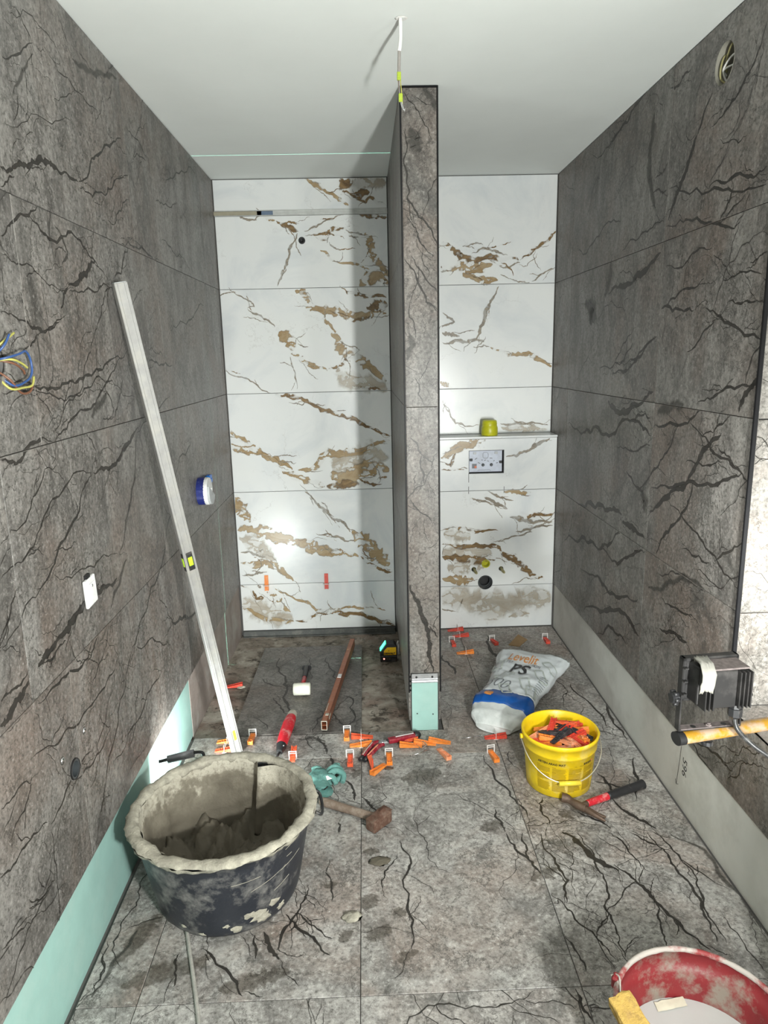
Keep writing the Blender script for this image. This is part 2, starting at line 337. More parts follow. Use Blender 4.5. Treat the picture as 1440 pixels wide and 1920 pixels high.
def text_mesh(body, size, ext=0., bold=0., align='LEFT', spacing=1.):
    cu = bpy.data.curves.new('lettering', 'FONT'); cu.body = body; cu.size = size; cu.extrude = ext; cu.offset = bold; cu.align_x = align; cu.space_character = spacing; cu.resolution_u = 3
    t = bpy.data.objects.new('lettering', cu); COL.objects.link(t); dg = bpy.context.evaluated_depsgraph_get(); me = bpy.data.meshes.new_from_object(t.evaluated_get(dg)); bpy.data.objects.remove(t); bpy.data.curves.remove(cu); me.name = 'lettering'; return me
def boolean(o, cutter):
    md = o.modifiers.new('cut', 'BOOLEAN'); md.operation = 'DIFFERENCE'; md.solver = 'EXACT'; md.object = cutter
    dg = bpy.context.evaluated_depsgraph_get(); me = bpy.data.meshes.new_from_object(o.evaluated_get(dg)); o.modifiers.clear(); o.data = me
VEINS={
'L':'''d16:-2511,2125 -2478,2126 -2447,2143 -2392,2162 -2369,2164 -2334,2185 -2277,2206 -2229,2207 -2191,2205 -2146,2200 -2084,2200 -2031,2204
d9:-2031,2204 -1986,2220 -1898,2302 -1820,2335 -1742,2382 -1645,2419 -1566,2438
d7:-2036,2189 -1967,2189 -1925,2185 -1809,2212 -1731,2251 -1605,2313 -1530,2336
d6:-2523,2083 -2484,2103 -2444,2124
d8:-2555,1970 -2513,2000 -2474,2019 -2422,2040 -2364,2061 -2334,2077
d8:-2403,2041 -2372,2035 -2343,2029 -2317,2014 -2287,2005 -2196,2026 -2106,2040 -2068,2036 -2033,2016 -1996,1996 -1962,1990 -1900,1965 -1859,1942
d20:-1962,1990 -2019,1967 -2084,1934 -2118,1911 -2199,1894
d10:-2199,1894 -2229,1872 -2266,1827
d4:-2565,1934 -2519,1920 -2466,1918 -2409,1921 -2365,1900 -2305,1888 -2219,1888
d7:-2197,1879 -2139,1884 -2069,1895 -1974,1898 -1930,1919 -1839,1924
d6:-2603,1798 -2553,1799 -2503,1787 -2452,1768 -2394,1763 -2337,1777 -2298,1797 -2224,1827
d6:-1849,1918 -1902,1905 -1948,1857 -1996,1801 -2042,1746
d8:-1621,2074 -1694,2023 -1726,1978 -1806,1950
s18:-1982,2548 -1915,2553 -1825,2571 -1741,2596 -1654,2616 -1558,2644
d4:-2181,2506 -2130,2493 -2053,2476 -1953,2468 -1842,2465 -1781,2463
d7:-1695,2081 -1613,2102 -1536,2093 -1384,2088 -1214,2083
d5:-2437,2390 -2399,2393 -2306,2452 -2237,2490
s9:-2244,2463 -2297,2415 -2349,2365 -2402,2304
d3:-2483,2228 -2369,2263 -2236,2313 -2129,2339 -2023,2365
d8:-1088,2431 -972,2451 -816,2516 -599,2571 -403,2605
d6:-1187,2167 -1022,2166 -941,2140 -810,2149 -929,2085
d8:-1169,1808 -1012,1836 -803,1869 -598,1931 -425,1960
d5:-1816,2138 -1729,2145 -1701,2178 -1632,2226 -1548,2249
d6:-1539,1949 -1594,1906 -1655,1871 -1653,1847 -1765,1793
d5:-1464,2421 -1339,2447 -1295,2442
d6:-1219,2305 -1051,2338 -856,2395
s11:-2247,2050 -2171,1987 -2218,1953
d3:-2371,2506 -2326,2510 -2228,2555 -2220,2550
d4:-2348,2527 -2303,2527 -2272,2505 -2248,2486
d5:-1526,2507 -1451,2493 -1349,2485 -1265,2462
d8:-2480,1788 -2441,1773 -2394,1763 -2338,1772 -2274,1798
d6:-2515,1713 -2462,1735 -2395,1759
d9:-2605,1642 -2536,1640 -2473,1626 -2382,1620 -2288,1628 -2228,1626 -2143,1646 -2052,1663 -1954,1681 -1847,1703 -1730,1725
d5:-2652,1622 -2594,1621 -2505,1617 -2418,1606 -2347,1588 -2314,1581 -2251,1590 -2167,1608 -2059,1639 -2016,1632 -1972,1622 -1877,1604 -1780,1564 -1628,1532
d8:-1771,1715 -1852,1686 -1934,1641 -1992,1609 -2046,1584 -2131,1546 -2282,1527 -2362,1496 -2412,1478
d5:-1993,1812 -2057,1746 -2115,1693 -2158,1642 -2254,1580 -2351,1533 -2406,1501
d7:-1817,1626 -1895,1547 -1947,1486
d19:-1696,1450 -1786,1421 -1870,1394 -1951,1363 -2022,1350 -2097,1362 -2173,1358
d9:-2173,1358 -2235,1336 -2287,1293 -2324,1255 -2408,1219 -2474,1188 -2515,1161 -2613,1136
d7:-2173,1358 -2262,1377 -2356,1358 -2443,1335 -2503,1310 -2566,1269 -2633,1233 -2697,1226 -2767,1210
d5:-2393,1428 -2483,1418 -2548,1365 -2596,1330 -2690,1309 -2746,1286
d11:-2694,1471 -2648,1461 -2624,1453 -2586,1464 -2522,1491 -2470,1498 -2412,1478
d5:-2509,1144 -2438,1115 -2368,1105 -2292,1098 -2194,1093 -2120,1081 -2028,1054
d26:-2063,997 -2162,994 -2222,997 -2305,1009 -2334,1003 -2388,996 -2441,985 -2491,974 -2550,963 -2606,953
s15:-1946,1030 -2031,987 -2110,952 -2156,909
d9:-1229,1541 -1403,1500 -1538,1462 -1743,1429
d9:-1517,1670 -1396,1679 -1268,1675 -1158,1666
s14:-1724,1427 -1784,1300 -1842,1240 -1900,1176 -1956,1115 -2028,1054
d9:-1333,1051 -1422,1040 -1503,955 -1577,887 -1734,850 -1822,783 -1918,746 -2026,712
d18:-1528,634 -1396,595 -1257,538 -1061,489
d8:-891,1406 -965,1295 -1172,1265 -1312,1201
d7:-1968,713 -1836,671 -1735,628 -1573,579
d8:-2274,874 -2324,850 -2370,836
d6:-2695,1173 -2737,1144 -2763,1111 -2802,1084
d4:-2516,1156 -2618,1119 -2686,1108 -2757,1074 -2809,1062
d4:-2343,1192 -2383,1182 -2493,1198
s21:-1981,1592 -2056,1552 -2138,1520
d5:-1498,1730 -1386,1711 -1263,1689
d6:-1993,1604 -1956,1568 -1933,1532 -1992,1502
d22:-2542,975 -2604,963 -2654,948
d23:-2703,945 -2745,919 -2786,915 -2827,898 -2854,898
d8:-2305,875 -2361,843 -2407,839 -2512,858 -2597,866 -2687,868
d7:-2109,764 -2199,715 -2290,706 -2402,705 -2539,720 -2628,719 -2751,755
d8:-1953,727 -2056,676 -2158,604 -2197,539 -2266,495 -2364,405 -2410,363 -2448,290
d7:-1980,572 -2036,464 -2140,404
d8:-2412,570 -2468,585 -2543,571 -2613,557 -2703,540
d5:-2757,700 -2784,676 -2839,656 -2884,633
d6:-2710,556 -2763,567 -2812,577 -2873,572 -2925,583 -2941,587
d5:-2706,530 -2707,444 -2709,356 -2713,278
d5:-2721,396 -2769,391 -2845,390 -2892,368 -2958,336 -3003,304
d5:-2853,453 -2815,420 -2755,401 -2716,392
d5:-2837,383 -2899,413 -2942,427 -2983,436
d8:-2702,965 -2784,954 -2839,953
d5:-2902,727 -2850,721 -2810,725 -2757,700
d7:-2485,951 -2536,950 -2643,948
d7:-1670,506 -1836,494 -1943,468 -2122,461 -2281,448
d6:-2245,566 -2357,537 -2463,550 -2602,550''',
'R':'''d22:-1750,2384 -1727,2355 -1690,2309 -1652,2261 -1617,2230 -1583,2191 -1548,2144
d11:-1841,2484 -1795,2447 -1762,2399 -1750,2384
d9:-2137,2565 -2116,2515 -2091,2485 -2044,2457 -2006,2423 -1941,2402 -1895,2388 -1845,2380
d9:-1850,2187 -1926,2199 -2000,2188 -2103,2170 -2165,2171 -2205,2176
d8:-1539,2260 -1674,2222 -1865,2181 -1992,2162 -2109,2137 -2214,2127
d8:-2026,2171 -2009,2131 -1979,2097 -1947,2069
d6:-2099,2128 -2048,2106 -1994,2083 -1948,2063
d8:-1524,2131 -1657,2132 -1720,2121 -1853,2085 -1973,2058 -2048,2037 -2080,2051
d22:-1512,2040 -1414,2017 -1278,1988 -1173,1960 -1056,1955 -931,1940
d12:-1317,2665 -1158,2660 -1078,2619 -940,2605 -865,2602
d7:-1395,2270 -1469,2265 -1530,2262
d7:-1524,2356 -1477,2328 -1406,2324
d9:-1502,2609 -1584,2594 -1671,2612
d9:-414,2199 -519,2166 -727,2218 -861,2256 -991,2242 -1064,2237
d8:-1082,2106 -1214,2134 -1337,2145 -1431,2158 -1522,2149
d9:-1535,1833 -1617,1862 -1696,1883 -1786,1888 -1882,1910
d12:-1535,1833 -1641,1819 -1738,1813 -1821,1808
d9:-1897,1816 -1967,1794 -2035,1760 -2121,1739 -2200,1720 -2255,1699
d6:-2037,1819 -2108,1814 -2174,1812 -2246,1815
d7:-1920,2002 -1838,2011 -1783,2003 -1727,1978 -1667,1966 -1547,1987
d6:-2001,1892 -2071,1896 -2138,1900 -2234,1882
d7:-1970,1775 -1922,1747 -1859,1704 -1776,1672
d8:-1523,1732 -1403,1697 -1286,1643 -1154,1600
d6:-1309,1777 -1185,1717 -1098,1659 -1030,1598
d6:-2245,1946 -2196,1931 -2155,1926
s38:-1367,2581 -1362,2487 -1345,2352 -1425,2194
s34:-962,2090 -925,1984 -879,1927
s73:-582,1931 -741,1892 -693,1802
d7:-585,2626 -815,2591 -963,2614 -1116,2659
d4:-1905,2327 -1969,2300 -2030,2281 -2083,2290
d12:-1523,1732 -1404,1693 -1308,1638 -1202,1596 -1083,1585 -1032,1584
d9:-1275,1718 -1213,1679 -1127,1620 -1004,1601 -839,1599
d22:-2258,1595 -2216,1565 -2179,1523 -2163,1487
d7:-2260,1699 -2220,1666 -2197,1616 -2182,1570
d8:-2264,1590 -2215,1571 -2128,1559 -2033,1542 -1958,1522 -1879,1491
d25:-1518,1520 -1434,1492 -1291,1451 -1204,1420 -1107,1412 -1027,1433 -997,1458
d16:-344,1289 -530,1275 -634,1265 -762,1279 -848,1317 -992,1298 -1142,1345 -1255,1390 -1362,1416 -1443,1430 -1505,1412
d14:-1255,1390 -1366,1392 -1432,1366 -1525,1344
d11:-1528,1387 -1637,1398 -1737,1411 -1830,1426 -1884,1458 -1917,1477
d11:-1753,1412 -1714,1351 -1653,1292 -1590,1229 -1521,1179 -1387,1097
d24:-2072,1421 -2032,1395 -1996,1371 -1948,1332 -1900,1271 -1862,1223 -1805,1184 -1712,1137 -1613,1078 -1542,1038
d11:-1844,1431 -1922,1402 -1996,1371 -2026,1349 -2092,1339 -2155,1324 -2215,1309 -2263,1288
d12:-1536,1145 -1672,1174 -1803,1202 -1907,1227 -2004,1241 -2092,1263 -2172,1293 -2215,1309
d13:-1899,1229 -1892,1179 -1862,1124 -1807,1068 -1733,1005 -1669,957 -1624,881
d8:-1697,1122 -1785,1107 -1870,1075 -1963,1056 -2053,1018 -2124,992 -2202,971 -2264,947
d22:-580,879 -716,886 -808,926 -956,947 -1093,957 -1195,970 -1246,955
d25:-1249,937 -1320,936 -1411,933 -1519,918
d17:-346,609 -571,663 -737,723 -864,735 -985,728 -1116,793 -1258,872
d15:-985,728 -1153,718 -1274,758 -1384,813 -1466,853 -1527,866
d8:-2084,994 -2142,1037 -2208,1078 -2266,1103
d8:-1839,969 -1933,970 -2034,972 -2060,980
d16:-658,538 -887,567 -1036,564 -1122,554 -1226,566 -1366,619 -1495,656
d21:-756,318 -968,418 -1159,484 -1259,516 -1380,524 -1451,507 -1520,490
d14:-985,289 -1144,394 -1275,398 -1398,394
s24:-1567,732 -1699,760 -1795,824 -1871,868 -1947,881 -2049,880
d7:-1651,825 -1758,843 -1838,872 -1931,883
d7:-1702,737 -1793,730 -1907,742 -1969,744
d11:-1703,608 -1776,613 -1858,639 -1953,648
d8:-1129,1256 -1249,1266 -1341,1261 -1443,1295 -1521,1309
d10:-1263,1169 -1336,1147 -1450,1109 -1497,1069
d6:-2048,1377 -2115,1349 -2179,1321
d6:-2118,1477 -2085,1456 -2050,1441 -2016,1412 -1951,1398 -1906,1414
s40:-1448,1117 -1496,1077 -1482,1033
s36:-1558,1439 -1678,1470 -1790,1485
d7:-1822,1280 -1938,1300 -2033,1311 -2094,1327
d12:-2046,303 -2092,283 -2150,281 -2198,277 -2244,271
d7:-2070,313 -2147,347 -2215,359 -2266,358 -2321,369
d5:-2308,408 -2343,438 -2362,480 -2400,487 -2429,494 -2454,524
d10:-1720,608 -1771,615 -1837,638 -1892,647 -1947,649
d5:-2288,316 -2337,356 -2356,403 -2400,446''',
'F':'''d29:661,-2097 699,-2129 716,-2178 727,-2225 763,-2272 801,-2304
d16:790,-2265 827,-2319 850,-2370 860,-2418 876,-2464 899,-2517 918,-2573 952,-2628
d9:714,-2100 725,-2150 743,-2217 732,-2270 742,-2314 730,-2387 706,-2440 708,-2485 705,-2541 694,-2588 694,-2646
d12:589,-2093 580,-2180 601,-2245 608,-2289 620,-2332 599,-2388 586,-2434
d13:463,-2085 482,-2155 512,-2222 527,-2267 540,-2303
d10:529,-2089 520,-2186 516,-2231
d8:549,-2385 576,-2425 594,-2464 611,-2522 639,-2572 658,-2612 668,-2645
d12:963,-2115 974,-2184 993,-2231 991,-2294 1002,-2353 1003,-2402 998,-2463 991,-2514 984,-2563 980,-2603
d9:1022,-2224 1032,-2287 1039,-2339 1024,-2395 1004,-2464 1004,-2522 1004,-2611
d11:904,-2111 935,-2153 968,-2183 1000,-2185
d10:832,-2107 857,-2148 866,-2196 874,-2243 879,-2296
d8:860,-2433 859,-2478 841,-2535 832,-2582 829,-2608
d8:550,-2540 561,-2594 569,-2640 572,-2683
d10:527,-2727 532,-2761 530,-2799 539,-2834
s18:1041,-2119 1093,-2181 1126,-2221 1118,-2327 1137,-2409 1136,-2508 1138,-2585
d9:989,-2116 1008,-2166 1025,-2260 1064,-2323 1125,-2409
d14:905,-1738 925,-1819 948,-1910
d14:876,-1800 941,-1827 999,-1869 1043,-1826
d14:1107,-1632 1057,-1764 1046,-1841 998,-1941
d19:900,-1892 923,-1979 950,-2021 985,-2063 1011,-2102
d13:748,-1982 807,-2039 848,-2093
d11:451,-1950 459,-2044 467,-2085
d11:649,-1891 620,-1974 633,-2055
d11:470,-1573 488,-1695 520,-1824 543,-1928 565,-2024
d30:705,-258 691,-499 720,-628 740,-719
d19:405,-540 439,-696 449,-812
d14:1034,-937 1051,-1115 1074,-1255 1067,-1403
d16:1123,-1071 1125,-1236 1119,-1406 1118,-1524
d14:-183,-1564 -161,-1665
d15:-127,-1699 -85,-1822 -80,-1872
d15:-54,-1846 -24,-1896 26,-1966
d13:-294,-2423 -251,-2478 -208,-2513 -173,-2556 -139,-2589
d12:-251,-2407 -272,-2468 -293,-2525 -301,-2565
d8:-278,-2415 -219,-2462 -135,-2534
d18:-350,-2489 -331,-2531 -307,-2572 -285,-2596
d10:-369,-2497 -355,-2593
d11:77,-2106 105,-2176 108,-2241 82,-2302 89,-2426 100,-2521 92,-2585
d12:-140,-1995 -134,-2058
d7:-231,-2304 -245,-2389 -282,-2501
d7:-164,-2183 -151,-2319 -151,-2385
d7:74,-2174 25,-2258 15,-2338
d9:-582,-2553 -579,-2608 -570,-2673
d11:-526,-2542 -468,-2601 -413,-2650 -369,-2714
s14:-733,-2457 -738,-2517 -767,-2585 -771,-2638 -787,-2700
d7:-809,-2498 -785,-2598 -790,-2675
d19:-544,-408 -524,-582 -471,-744 -447,-869 -423,-1052 -407,-1158
d15:-262,-431 -243,-576 -205,-661 -189,-791
d13:-156,-961 -96,-1032 -89,-1181 -122,-1305
d12:-207,-1131 -131,-1305
d12:-236,-1150 -263,-1209 -282,-1359
d10:-512,-957 -457,-1071 -417,-1158
d7:-600,-1145 -488,-1308
d9:-372,-422 -355,-567 -336,-755
d18:-257,-1379 -215,-1469 -207,-1536
d11:-600,-709 -530,-815 -461,-844
s23:-344,-1408 -270,-1396 -212,-1435''',
'P':'''d7:185,2535 187,2486 183,2431 188,2376 193,2320 190,2275 219,2235 256,2195 286,2154 310,2084 313,2061
d5:183,2224 207,2184 231,2149 242,2109 267,2079 294,2061
d7:174,2057 198,2022 228,1962 259,1890 309,1847
d5:196,2075 229,2021 272,1961 309,1913
s21:254,2668 278,2636 301,2604 316,2577
d5:190,1898 192,1831 214,1782 216,1746
s42:199,2530 217,2486 246,2442
s19:188,1777 200,1715 180,1660
d19:176,708 193,657 213,621 222,569 246,518 256,458 259,391 265,339 272,278
d7:256,510 301,449
d7:182,1348 233,1275 286,1227
d7:233,1275 239,1202 245,1148
d5:211,1602 223,1527 255,1475
d7:182,1089 224,1027 277,978''',
'B':'''b76:-103,2670 -75,2631 -43,2599 7,2582 67,2597
c59:-41,2653 43,2644 165,2642
b14:-19,2551 40,2535 66,2566 124,2533 162,2513
g20:-308,2673 -259,2641 -210,2617 -144,2585 -95,2545 -45,2512
b34:-38,2485 63,2471 161,2453
t12:-687,2480 -654,2463 -579,2454
g22:-561,2482 -520,2465 -478,2449
b25:-478,2449 -421,2424 -380,2399 -346,2390
b10:-437,2432 -370,2435 -344,2430
t15:-355,2387 -383,2327 -413,2247 -442,2182 -462,2134 -486,2085
t8:-321,2390 -278,2405 -218,2428 -149,2451 -80,2473
b20:-271,2365 -220,2372 -177,2380 -151,2403 -48,2417
b14:-255,2357 -196,2340 -169,2371
t9:-179,2331 -163,2307 -138,2290 -113,2282
g12:-232,2284 -198,2275 -174,2234 -141,2217
t10:-83,2394 -50,2377 1,2368 35,2360
t9:-67,2362 0,2348
g43:27,2376 51,2343 67,2287 74,2238 108,2205 158,2154
g69:-8,2075 37,2124 98,2139 158,2122 157,2080
g12:-141,2217 -55,2212 -4,2198 55,2173
g31:-388,2062 -337,2057 -321,2023 -305,1990
g42:-332,1965 -272,1964 -194,1946 -125,1936 -64,1926 22,1916 154,1930
b23:-95,2052 -43,2043 26,2025 156,2014
b52:24,1958 94,1973 155,1980
b17:-66,1884 4,1891 66,1907
g16:-221,1929 -214,1887 -180,1853 -155,1818
g53:-190,1819 -148,1793 -140,1750 -107,1706 -55,1688 6,1643 58,1607 145,1536
t9:-749,2069 -699,2039 -641,2005 -626,1980 -669,1972
t12:-669,1972 -619,1938 -569,1907 -536,1886 -511,1860
g56:-495,1834 -462,1808 -429,1773 -405,1721
g25:-432,1705 -380,1686 -338,1651 -286,1624 -208,1605
t7:-385,1764 -351,1746 -321,1745
t7:-433,1696 -426,1644 -407,1592 -403,1487
b16:-216,1605 -163,1621 -108,1663 -55,1679
c80:-163,1621 -112,1550 -33,1531 56,1529 153,1483
b14:-25,1504 46,1494 100,1479
t9:-823,1627 -765,1583 -687,1564 -636,1528 -594,1492 -551,1473
b25:-542,1468 -471,1467 -418,1452 -348,1428 -287,1405
b23:-332,1404 -296,1394 -217,1366 -137,1337 -31,1285 49,1252 157,1204
g31:-817,1265 -771,1219 -720,1181 -660,1134 -608,1096 -546,1076 -484,1043 -450,1010
g36:-819,1184 -776,1146 -705,1126 -634,1115
g37:-523,1002 -460,982 -389,952 -316,932 -254,902
g36:-423,1000 -350,1007 -293,1042 -227,1114 -137,1102 -46,1109 47,1152 156,1177
c137:-229,1059 -93,1037 -1,1062 154,1085
g101:-233,967 -142,946 -22,980 153,1003
b46:-254,902 -171,900 -52,906 68,912 133,957
g64:-813,871 -791,786 -767,738 -724,690
g65:-820,635 -754,652 -681,631 -600,600 -518,569 -436,547 -344,506 -252,483 -159,471 -56,448
c75:-814,578 -732,566 -669,525 -644,476 -582,416
g38:-815,423 -741,411 -656,428 -611,407 -548,356 -476,294
t13:-811,491 -719,478 -645,466
t13:-811,344 -717,351 -642,359
t20:-392,873 -339,830 -296,772 -233,713 -179,683 -134,644 -107,605
t11:-285,809 -250,761 -206,703
g84:-107,605 -62,574 -16,544 29,484 84,424 140,383
b19:-56,448 8,397 73,356 120,335 158,343
t15:-331,602 -247,599 -220,579 -147,548 -72,546
b15:-825,276 -770,254 -735,213 -727,183 -661,181 -597,149
b13:-712,282 -695,252
g28:-659,231 -613,209 -577,168 -560,128 -505,85
c124:-823,166 -749,134 -667,91 -584,48 -489,34
g23:-825,136 -752,94 -651,40 -547,16 -489,24
b25:-489,24 -413,22 -354,60 -268,78 -173,59 -87,61 18,27 103,-6 170,-39
g15:-619,269 -537,217 -454,164 -389,142 -343,90 -257,102 -171,105 -104,112 -28,100 48,97 105,75
b31:468,2309 518,2295 554,2261 581,2234 644,2216 717,2223 790,2226 863,2221 927,2207
b16:927,2207 981,2236 1034,2278 1088,2311 1114,2344 1143,2365
t9:590,2290 644,2302 717,2292
t13:644,2250 699,2275 753,2270 808,2252 862,2238
g54:517,2158 572,2183 645,2173 699,2163 772,2197
g33:590,2148 654,2121 727,2094 810,2101
t9:864,2108 938,2089 993,2084
t11:463,2155 535,2158
t11:809,2179 863,2169 936,2194
t9:993,2084 1047,2122 1102,2151 1147,2172
t20:810,2070 783,2014 756,1970 729,1909 702,1838 693,1794 665,1763
t13:471,1923 508,1896 544,1868 498,1852 470,1843
t24:470,1807 526,1797 581,1787
t19:470,1754 535,1752 619,1750 665,1763 730,1748
t9:656,1722 721,1730 759,1720
g21:759,1716 824,1696 872,1672 947,1671 1003,1678 1051,1641 1117,1607 1136,1598
g24:460,1525 497,1505 535,1481
t13:478,1422 497,1356 525,1309 554,1270 611,1250 706,1257
t13:821,1264 878,1253 974,1255 1070,1257 1128,1246
c38:821,1240 927,1228 1023,1230 1128,1223''',
'Q':'''g46:445,1076 496,1102 524,1129 570,1156 644,1172 718,1180
b19:468,1047 505,1037 515,1064 533,1110
b9:445,1010 515,1013 589,1011
t22:831,1075 896,1082 942,1109 997,1135 1043,1162 1098,1188
t13:721,875 778,849 825,829 891,813
t24:703,832 759,812 816,781 854,761
t13:627,835 703,813 760,783
g24:824,867 909,865 994,863
b25:921,740 979,709 1045,722 1135,729
t28:855,703 932,691 1008,669 1137,675
t17:895,614 971,631 1047,649 1138,646
t11:781,558 857,576 934,593 1010,611
b15:448,637 514,664 590,652 657,621 714,629 799,627
c57:457,607 543,605 628,583
b25:443,549 524,537 609,534 705,531 801,518 820,498
c86:442,510 533,497 667,483 763,500
b44:442,470 552,457 667,443 783,450
b38:820,498 859,457 908,426 957,384 1016,332 1095,299
c77:475,399 591,406 716,392
g48:446,330 552,317 649,324
c145:436,219 552,215 669,181 786,146 913,163 1020,190 1141,206
t10:446,137 484,126 538,114
c20:866,61 924,80 1003,88''',
}
# ------------------------------------------------------------------ veins printed on the tiles: u,v in mm on each surface
def _disp(pts, rough, rng, lv=2):
    for _ in range(lv):
        q = [pts[0]]
        for a, b in zip(pts, pts[1:]):
            d = (b - a); m = (a + b) / 2 + Vector((-d.y, d.x)) * rng.uniform(-rough, rough); q += [m, b]
        pts = q
    return pts
def ribbon(kind, w, pts, rng, rough=.12):
    pts = [Vector((a, b)) for a, b in pts]
    if kind != 'p': pts = _disp(pts, rough, rng, 2 if len(pts) > 3 else 3)
    n = len(pts); out = []; L = []; ki = KINDS.index(kind); mg = 1.9 if kind in 'scm' else 1.55
    for i, p in enumerate(pts):
        t = (pts[min(i + 1, n - 1)] - pts[max(i - 1, 0)]).normalized(); nn = Vector((-t.y, t.x)); s = i / (n - 1)
        ww = w * .5 * mg * (1 if kind == 'p' else (.3 + .7 * min(1, 3.5 * s, 3.5 * (1 - s))) * rng.uniform(.6, 1.35))
        pr = 1. if 0 < i < n - 1 or kind == 'p' else 0.
        L.append((p + nn * ww, p, p - nn * ww, pr))
    for a, b in zip(L, L[1:]):
        out.append((ki, [(a[0], 0), (a[1], a[3]), (b[1], b[3]), (b[0], 0)])); out.append((ki, [(a[1], a[3]), (a[2], 0), (b[2], 0), (b[1], b[3])]))
    return out
RIB = {}
for s_, txt in VEINS.items():
    RIB[s_] = []; items = []
    for ln in txt.split('\n'):
        h, rest = ln.split(':'); items.append((h[0], int(h[1:]) / 1000, [tuple(int(c) / 1000 for c in q.split(',')) for q in rest.split()]))
    items.sort(key=lambda it: ('msctgbdp'.index(it[0]), -it[1]))
    rng = random.Random(len(txt))
    for k_, w_, p_ in items: RIB[s_].append(ribbon(k_, w_ * ({'L': .9, 'R': 1., 'F': .72}.get(s_, 1)), p_, rng, .15 if k_ in 'btd' else .12))
for s_ in list(RIB):
    rng = random.Random(s_); add = []
    for ln in VEINS[s_].split('\n'):
        h, rest = ln.split(':'); k_ = h[0]; w_ = int(h[1:]) / 1000; P = [Vector([int(c) / 1000 for c in q.split(',')]) for q in rest.split()]
        if k_ == 'c' or len(P) < 2: continue
        white = s_ in 'BQ'; tot = sum((b - a).length for a, b in zip(P, P[1:]))
        for _ in range(int(tot / (.15 if white else .10)) + 1):
            i = rng.randrange(len(P) - 1); p = P[i].lerp(P[i + 1], rng.random()); d = (P[i + 1] - P[i]).normalized(); a = math.atan2(d.y, d.x) + rng.choice((-1, 1)) * rng.uniform(.1 if white else .3, .5 if white else .8) + (PI if rng.random() < .4 else 0)
            n_ = Vector((-d.y, d.x)) * rng.uniform(-.6, .6) * w_; q = [p + n_]
            for k in range(rng.randint(2, 5)): q.append(q[-1] + Vector((math.cos(a), math.sin(a))) * rng.uniform(.015, .045)); a += rng.gauss(0, .4)
            add.append(ribbon(rng.choice('tttb') if white else 'd', rng.choice((.003, .004, .006)) if white else rng.choice((.0014, .002, .003)), [tuple(v) for v in q], rng, .15))
    RIB[s_] += add
for x_, y_, dx, dy, w_ in ((.009, -2.21, .03, .01, .05), (-.03, -2.388, .02, .03, .06), (.066, -2.437, .02, -.01, .04), (-.154, -2.312, .02, .01, .03), (.0, -2.516, .04, .02, .05), (.191, -1.722, .09, .02, .10), (-.072, -1.687, .02, .03, .05), (.741, -1.99, .06, .02, .07), (-.10, -2.52, .02, .02, .04), (-.60, -2.62, .12, .05, .10), (-.72, -2.5, .05, .1, .08), (.08, -2.60, .03, .02, .04), (.55, -2.30, .05, .03, .05), (-.35, -2.66, .1, .03, .08), (.25, -2.9, .1, .02, .08), (-.02, -2.16, .03, .0, .04), (.42, -2.05, .05, .02, .06)):
    RIB['F'].insert(0, ribbon('m', w_ * (.8 if x_ > -.3 else .6), [(x_ - dx, y_ - dy), (x_, y_), (x_ + dx, y_ + dy)], random.Random(int(x_ * 999)), .1))
RIB['Q'] += [ribbon('p', .003, p, random, 0) for p in ([(.612, .93), (.612, .985)], [(.612, .86), (.612, .905)], [(.826, .86), (.826, .9)], [(.585, 1.118), (.83, 1.126)], [(.6, .978), (.612, .98)], [(.612, 1.12), (.612, 1.14)], [(.824, 1.1), (.83, 1.15)], [(.82, .974), (.845, .978)])]
def veinlets(rect, seed, n=9, bias=None):
    rng = random.Random(seed); u0, u1, v0, v1 = rect; out = []
    for _ in range(int(n * (u1 - u0) * (v1 - v0) / .72) + 1):
        a = rng.uniform(0, PI) if bias is None else rng.gauss(bias, .35)
        p = Vector((rng.uniform(u0, u1), rng.uniform(v0, v1))); pts = [p]; w = rng.choice((.0014, .0018, .002, .0026, .004))
        for k in range(rng.randint(4, 9)):
            a += rng.gauss(0, .38); p = p + Vector((math.cos(a), math.sin(a))) * rng.uniform(.04, .09); pts.append(p)
            if rng.random() < .3 and k > 0:
                b = a + rng.choice((-1, 1)) * rng.uniform(.5, 1.1); q = [p]; 
                for _k in range(rng.randint(2, 4)): q.append(q[-1] + Vector((math.cos(b), math.sin(b))) * rng.uniform(.025, .06)); b += rng.gauss(0, .4)
                out.append(ribbon('d', w * .7, [tuple(x) for x in q], rng, .16))
        out.append(ribbon('d', w, [tuple(x) for x in pts], rng, .16))
    return out
PLANE = {'L': lambda u, v, h: (XL + h, u, v), 'R': lambda u, v, h: (XR - h, u, v), 'B': lambda u, v, h: (u, -h, v), 'Q': lambda u, v, h: (u, -QD - h, v),
         'P': lambda u, v, h: (u, PY - h, v), 'F': lambda u, v, h: (u, v, h), 'M': lambda u, v, h: (PX0 - h, u, v), 'N': lambda u, v, h: (PX1 + h, u, v), 'A': lambda u, v, h: (u, YE - h, v),
         'D': lambda u, v, h: (u, v, h - .012 + (v - PY) * -.039 + .0115), 'S': lambda u, v, h: (XR + .01 - h, u, v)}
def clip(poly, r):
    for ax, lim, sg in ((0, r[0], 1), (0, r[1], -1), (1, r[2], 1), (1, r[3], -1)):
        q = []
        for i in range(len(poly)):
            (a, fa), (b, fb) = poly[i - 1], poly[i]; da = (a[ax] - lim) * sg; db = (b[ax] - lim) * sg
            if (da < 0) != (db < 0): t = da / (da - db); q.append((a.lerp(b, t), fa + (fb - fa) * t))
            if db >= 0: q.append((b, fb))
        poly = q
        if len(poly) < 3: return None
    return poly
_seed = [100]
